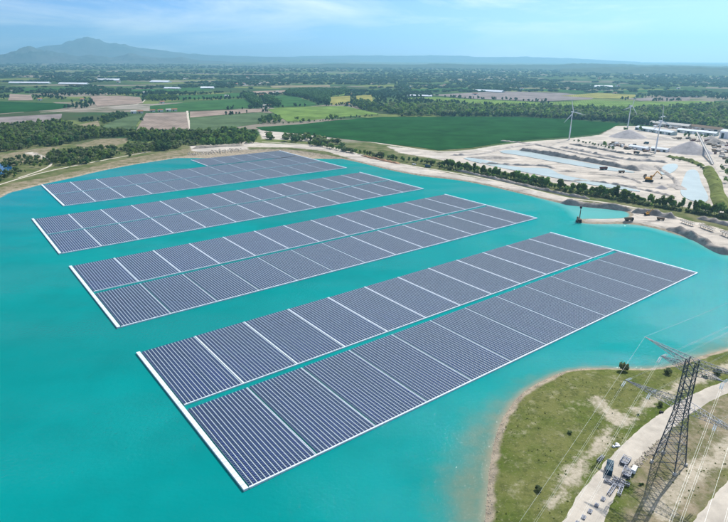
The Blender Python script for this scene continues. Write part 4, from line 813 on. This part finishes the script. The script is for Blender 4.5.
def car(px, py, rz, label, m, k=1.0, van=False, cat='car', name='parked_car'):
    q = at(px, py); root = empty(name, (q.x, q.y, hz(q.x, q.y)+.17), rz, label, cat); root.scale = (k,)*3
    pr = [(-2.2, .35), (2.2, .35), (2.25, .8), (1.2, .95), (.5, 1.5), (-1.5, 1.5), (-2.2, .95)] if not van else [(-2.6, .35), (2.6, .35), (2.6, 1.0), (1.9, 1.25), (1.2, 2.2), (-2.6, 2.2), (-2.62, 1.0)]
    mb = MB(); n = len(pr); mb.add([(x, y, z) for y in (-.88, .88) for x, z in pr], [tuple(range(n-1, -1, -1)), tuple(range(n, 2*n))]+[(i, (i+1) % n, n+(i+1) % n, n+i) for i in range(n)]); mb.build('body', M[m], root)
    a, b = Vector((pr[3][0], 0, pr[3][1])), Vector((pr[4][0], 0, pr[4][1])); mb = MB(); nn = Vector((b.z-a.z, 0, a.x-b.x)).normalized()*.02
    mb.add([a.lerp(b, .1)+nn+Vector((0, -.75, 0)), a.lerp(b, .1)+nn+Vector((0, .75, 0)), a.lerp(b, .9)+nn+Vector((0, .7, 0)), a.lerp(b, .9)+nn+Vector((0, -.7, 0))], [(0, 1, 2, 3)]); mb.build('windscreen', M['glass'], root)
    for s_ in (-1, 1):
        mb = MB(); mb.box(((-.4 if not van else .9), s_*.89, 1.2 if not van else 1.7), (1.9 if not van else .9, .03, .42)); mb.build('side_window', M['glass'], root)
        for x in (-1.4, 1.4): mb = MB(); mb.wheel((x, s_*.8, .33), .34, .22); mb.build('wheel', M['tyre'], root)
car(428, 167.5, -.25, 'dark blue van parked on the sandy lake track', 'blue', 1.5, True, 'van', 'parked_van'); car(414, 165, -.25, 'pale car parked near the dark van on the lake track', 'white', 1.2)
for i, (x, y, m, lb) in enumerate([(617, 144.5, 'white', 'white lorry in the quarry yard by the gravel cone'), (622, 147, 'white', 'white lorry beside the low pale heaps'), (646, 144, 'blue', 'dark blue van in front of the shed'), (679, 139.5, 'rust', 'brown van on the open yard by the shed')]): car(x, y, .3+i, lb, m, 1.6, True, 'van', 'parked_van')

def conveyor(a, b, h0, h1, wd, label, legs, m='rust', side=1.0):
    A, B = at(*a), at(*b); d = B-A; L_ = d.length; rz = math.atan2(d.y, d.x); root = empty('conveyor', (A.x, A.y, hz(A.x, A.y)), rz, label, 'conveyor')
    zf = lambda x: h0+(h1-h0)*x/L_
    mb = MB(); mb.add([(0, -wd/2, h0), (L_, -wd/2, h1), (L_, wd/2, h1), (0, wd/2, h0), (0, -wd/2, h0+.2), (L_, -wd/2, h1+.2), (L_, wd/2, h1+.2), (0, wd/2, h0+.2)], [(3, 2, 1, 0), (4, 5, 6, 7), (0, 1, 5, 4), (1, 2, 6, 5), (2, 3, 7, 6), (3, 0, 4, 7)]); mb.build('belt', M['conc'], root)
    for s_ in (-1, 1):
        mb = MB(); y = s_*(wd/2+.05); mb.bar((0, y, h0+side), (L_, y, h1+side), .13, 4); mb.bar((0, y, h0-.15), (L_, y, h1-.15), .13, 4); n = max(2, int(L_/2))
        for i in range(n): mb.bar((L_*i/n, y, zf(L_*i/n)), (L_*(i+1)/n, y, zf(L_*(i+1)/n)+side), .07, 4); mb.bar((L_*i/n, y, zf(L_*i/n)), (L_*i/n, y, zf(L_*i/n)+side), .07, 4)
        mb.build('side_truss', M[m], root)
    for i in range(legs):
        x = L_*(i+.5)/legs
        for s_ in (-1, 1): mb = MB(); mb.bar((x, s_*(wd/2+.6), -.2), (x, s_*wd/2, zf(x)), .16, 4); mb.build('leg', M[m], root)
conveyor((712.5, 165), (694.5, 143), 1.2, 19, 2.6, 'long sloping conveyor rising to the top of the broad gravel heap', 5, 'steel2', 1.3)
conveyor((681, 222.3), (693.5, 226.5), 2.0, 2.0, 2.4, 'brown conveyor section on legs beside the lumpy grey spoil heaps', 3, 'rust', 1.2)
conveyor((699.5, 226.8), (713.5, 232.2), 2.0, 2.0, 2.4, 'brown conveyor section between two others on the sandy bank', 3, 'rust', 1.2)
conveyor((721, 234.5), (738, 241), 2.6, 2.6, 2.4, 'brown conveyor section beside the dark bush on the curved shore', 3, 'rust', 1.2)

# ------------------------------------------------------------------ material stored on the peninsula road
q = at(609, 470.5); root = empty('shipping_container', (q.x, q.y, hz(q.x, q.y)+.1), math.radians(63), 'dark blue-green steel container standing on the pale road', 'container')
mb = MB(); mb.box((0, 0, 1.2), (6.0, 2.2, 2.2)); mb.build('body', M['blue'], root)
mb = MB()
for i in range(14): mb.box((-2.8+i*.43, 0, 1.2), (.16, 2.28, 2.0))
mb.build('ribs', M['blue'], root)
for s_ in (-1, 1): mb = MB(); mb.box((3.04, s_*.53, 1.2), (.08, 1.0, 2.0)); mb.build('door', M['blue'], root)
mb = MB(); mb.box((0, 0, 2.36), (6.1, 2.3, .1)); mb.build('roof', M['blue'], root)
def frame_stack(px, py, rz, L_, W_, H_, label, m='steel2'):
    q = at(px, py); L_ *= .82; W_ *= .8; H_ *= .8; root = empty('steel_frame', (q.x, q.y, hz(q.x, q.y)+.12), rz, label, 'steel frame', 'steel lattice frames stored on the road')
    for s_ in (-1, 1):
        for z in (0.15, H_): mb = MB(); mb.bar((-L_/2, s_*W_/2, z), (L_/2, s_*W_/2, z), .14, 4); mb.build('chord', M[m], root)
    mb = MB(); n = max(3, int(L_/1.3))
    for i in range(n+1):
        x = -L_/2+L_*i/n
        mb.bar((x, -W_/2, H_), (x, W_/2, H_), .08, 4); mb.bar((x, -W_/2, .15), (x, W_/2, .15), .08, 4)
        for s_ in (-1, 1): mb.bar((x, s_*W_/2, .15), (x, s_*W_/2, H_), .08, 4)
        if i < n: mb.bar((x, -W_/2, H_), (x+L_/n, W_/2, H_), .07, 4); mb.bar((x, -W_/2, .15), (x+L_/n, -W_/2, H_), .07, 4); mb.bar((x, W_/2, .15), (x+L_/n, W_/2, H_), .07, 4)
    mb.build('lattice', M[m], root)
    if H_ > 1.4:
        for i in range(3): mb = MB(); mb.box((-L_/3+i*L_/3, 0, .55), (L_/3.6, W_*.8, .9)); mb.build('crate', M['conc' if i % 2 else 'steel2'], root)
frame_stack(625, 462.5, .85, 5.5, 3.2, 1.8, 'squat lattice frame holding crates, uppermost along the road edge'); frame_stack(627, 474, .95, 6.0, 3.4, 1.8, 'squat lattice frame holding crates beside the white tank'); frame_stack(621, 483, 2.5, 6.5, 1.6, 1.1, 'long narrow lattice frame lying beyond the crates')
frame_stack(613.5, 484.5, 2.55, 7.5, 1.4, .9, 'long narrow lattice frame lying beside the container'); frame_stack(620.5, 491, .95, 6.5, 1.2, .9, 'thin lattice frame lying along the grassy road edge'); frame_stack(611.5, 491, .85, 7.0, 1.3, .9, 'thin lattice frame lying in the middle of the road')
frame_stack(600.5, 459.5, .75, 5.0, 1.2, .9, 'thin lattice frame lying at the sandy verge by the container')
for k_ in range(5):
    x, y = 603-k_*6.5, 500+k_*6.0; frame_stack(x, y, .93, 2.0, 1.3, .5, 'small square steel frame in the line laid out along the road', 'steel2')
car(634, 471.5, .9, 'white van standing beside the lattice frames on the road edge', 'white', .8, True, 'van', 'parked_van')
def pile(px, py, m, label, n=9, s=.9, name='rubble_pile', cat='pile'):
    q = at(px, py); root = empty(name, (q.x, q.y, hz(q.x, q.y)), 0, label, cat)
    for i in range(n):
        mb = MB(); mb.box((random.gauss(0, s), random.gauss(0, s), random.uniform(.1, .5)), (random.uniform(.5, 1.2), random.uniform(.4, .9), random.uniform(.3, .8)), random.uniform(0, 3), tilt=random.uniform(-.4, .4), taper=.7); mb.build('block', m, root)
pile(616, 445, M['white'], 'heap of white blocks on the road verge'); pile(661, 413.5, M['darkmetal'], 'dark timber baulks lying on the pale road', 3, .5, 'timber_baulks')
# rubble line along the road edge, shoreline stones, scrub and tufts: nobody could count them
def rocks(name, pts, smin, smax, m, label, cat):
    n = len(pts); base = np.array([(-1, -1, -.6), (1, -1, -.6), (1, 1, -.6), (-1, 1, -.6), (-.6, -.7, .6), (.7, -.6, .7), (.6, .7, .5), (-.7, .6, .6)]); fc = np.array([(4, 5, 6, 7), (0, 1, 5, 4), (1, 2, 6, 5), (2, 3, 7, 6), (3, 0, 4, 7)])
    s_ = RNG.uniform(smin, smax, (n, 1, 1))*RNG.uniform(.6, 1.4, (n, 1, 3)); a = RNG.uniform(0, 6.3, n); V = base[None]*s_*RNG.uniform(.75, 1.25, (n, 8, 3)); c, s2 = np.cos(a)[:, None], np.sin(a)[:, None]
    V = np.stack([V[..., 0]*c-V[..., 1]*s2+pts[:, 0:1], V[..., 0]*s2+V[..., 1]*c+pts[:, 1:2], V[..., 2]+(hzs(pts))[:, None]], -1)
    F_ = (fc[None]+np.arange(n)[:, None, None]*8).reshape(-1, 4); tag(link(name, mesh_np(name, V.reshape(-1, 3), F_, [m])), label, cat, kind='stuff')
def along(pts, n, jit, z=G):
    p = np.array([at(x, y, z)[:2] for x, y in pts]); d = np.r_[0, np.cumsum(np.hypot(*np.diff(p, axis=0).T))]; s_ = RNG.uniform(0, d[-1], n)
    return np.stack([np.interp(s_, d, p[:, 0]), np.interp(s_, d, p[:, 1])], 1)+RNG.normal(0, jit, (n, 2))
rocks('shore_stones', along(shore_far[50:74], 1100, 1.1, 0), .07, .24, M['rock'], 'pale stones scattered along the peninsula shore', 'stones')
rocks('rubble', along([(633, 467), (640, 462), (650, 452), (660, 444), (668, 436)], 260, .7), .2, .5, M['rock'], 'line of rubble along the road edge beside the pylon', 'rubble')
rocks('bank_stones', along([(190, 154), (215, 151), (240, 149)], 300, 4), .4, 1.2, M['rock'], 'rubble stones on the bank at the far end of the lake', 'stones')
def scrub(name, P_, hmin, hmax, mats, label, kd='bush'):
    P_ = P_[(-sdist(P_, LAKE)) > 2.5]; keep = np.ones(len(P_), bool)
    for rd in ROADS: keep &= ~inpoly(P_, rd)
    P_ = P_[keep]; V, ti = merge_trees(np.column_stack([P_, hzs(P_)-.05, RNG.uniform(hmin, hmax, len(P_))]), kd, 1.3)
    tag(link(name, mesh_np(name, V, np.arange(len(V)).reshape(-1, 4), [mats], attrs={'tint': ti})), label, 'scrub', kind='stuff')
ROADS = [poly([(540, 560), (562, 522), (580, 488), (600, 460), (630, 432), (660, 408), (728, 374), (790, 350), (790, 372), (728, 396), (690, 418), (660, 445), (640, 482), (607, 522), (590, 560)]), poly([(680, 530), (728, 470), (790, 420), (900, 560)])]
PP_ = np.column_stack([RNG.uniform(38, 230, 9000), RNG.uniform(118, 262, 9000)])
f_ = fbm(PP_[:, 0], PP_[:, 1], 14, 4)
scrub('grass_tufts', PP_[f_ > .05][:1500], .12, .40, M['grass'], 'dry grass tufts and low weeds covering the peninsula')
scrub('low_scrub', PP_[f_ < -.42][:70][:150], .5, 1.3, M['leafdark'], 'small dark scrub bushes dotted over the peninsula')
for x, y, h, lb in [(623, 369.5, 5.0, 'loose green bush standing on the shore in front of the pylon'), (668, 372.5, 3.4, 'low green bush on the grassy shore beside the pylon top'), (717, 374, 3.5, 'dark bush in the strip between the two peninsula tracks'), (660, 406, 2.2, 'small bush between the sandy track and the pale road'), (538, 490, 2.2, 'small dark bush on the open grass of the peninsula'), (570, 433, 1.6, 'tiny dark bush among bare patches of the peninsula')]:
    q = at(x, y); root = empty('bush', (q.x, q.y, hz(q.x, q.y)-.05), random.uniform(0, 6), lb, 'bush'); root.scale = (h,)*3
    link('foliage', random.choice(TM['bush']), root); link('stem', TRUNK, root)
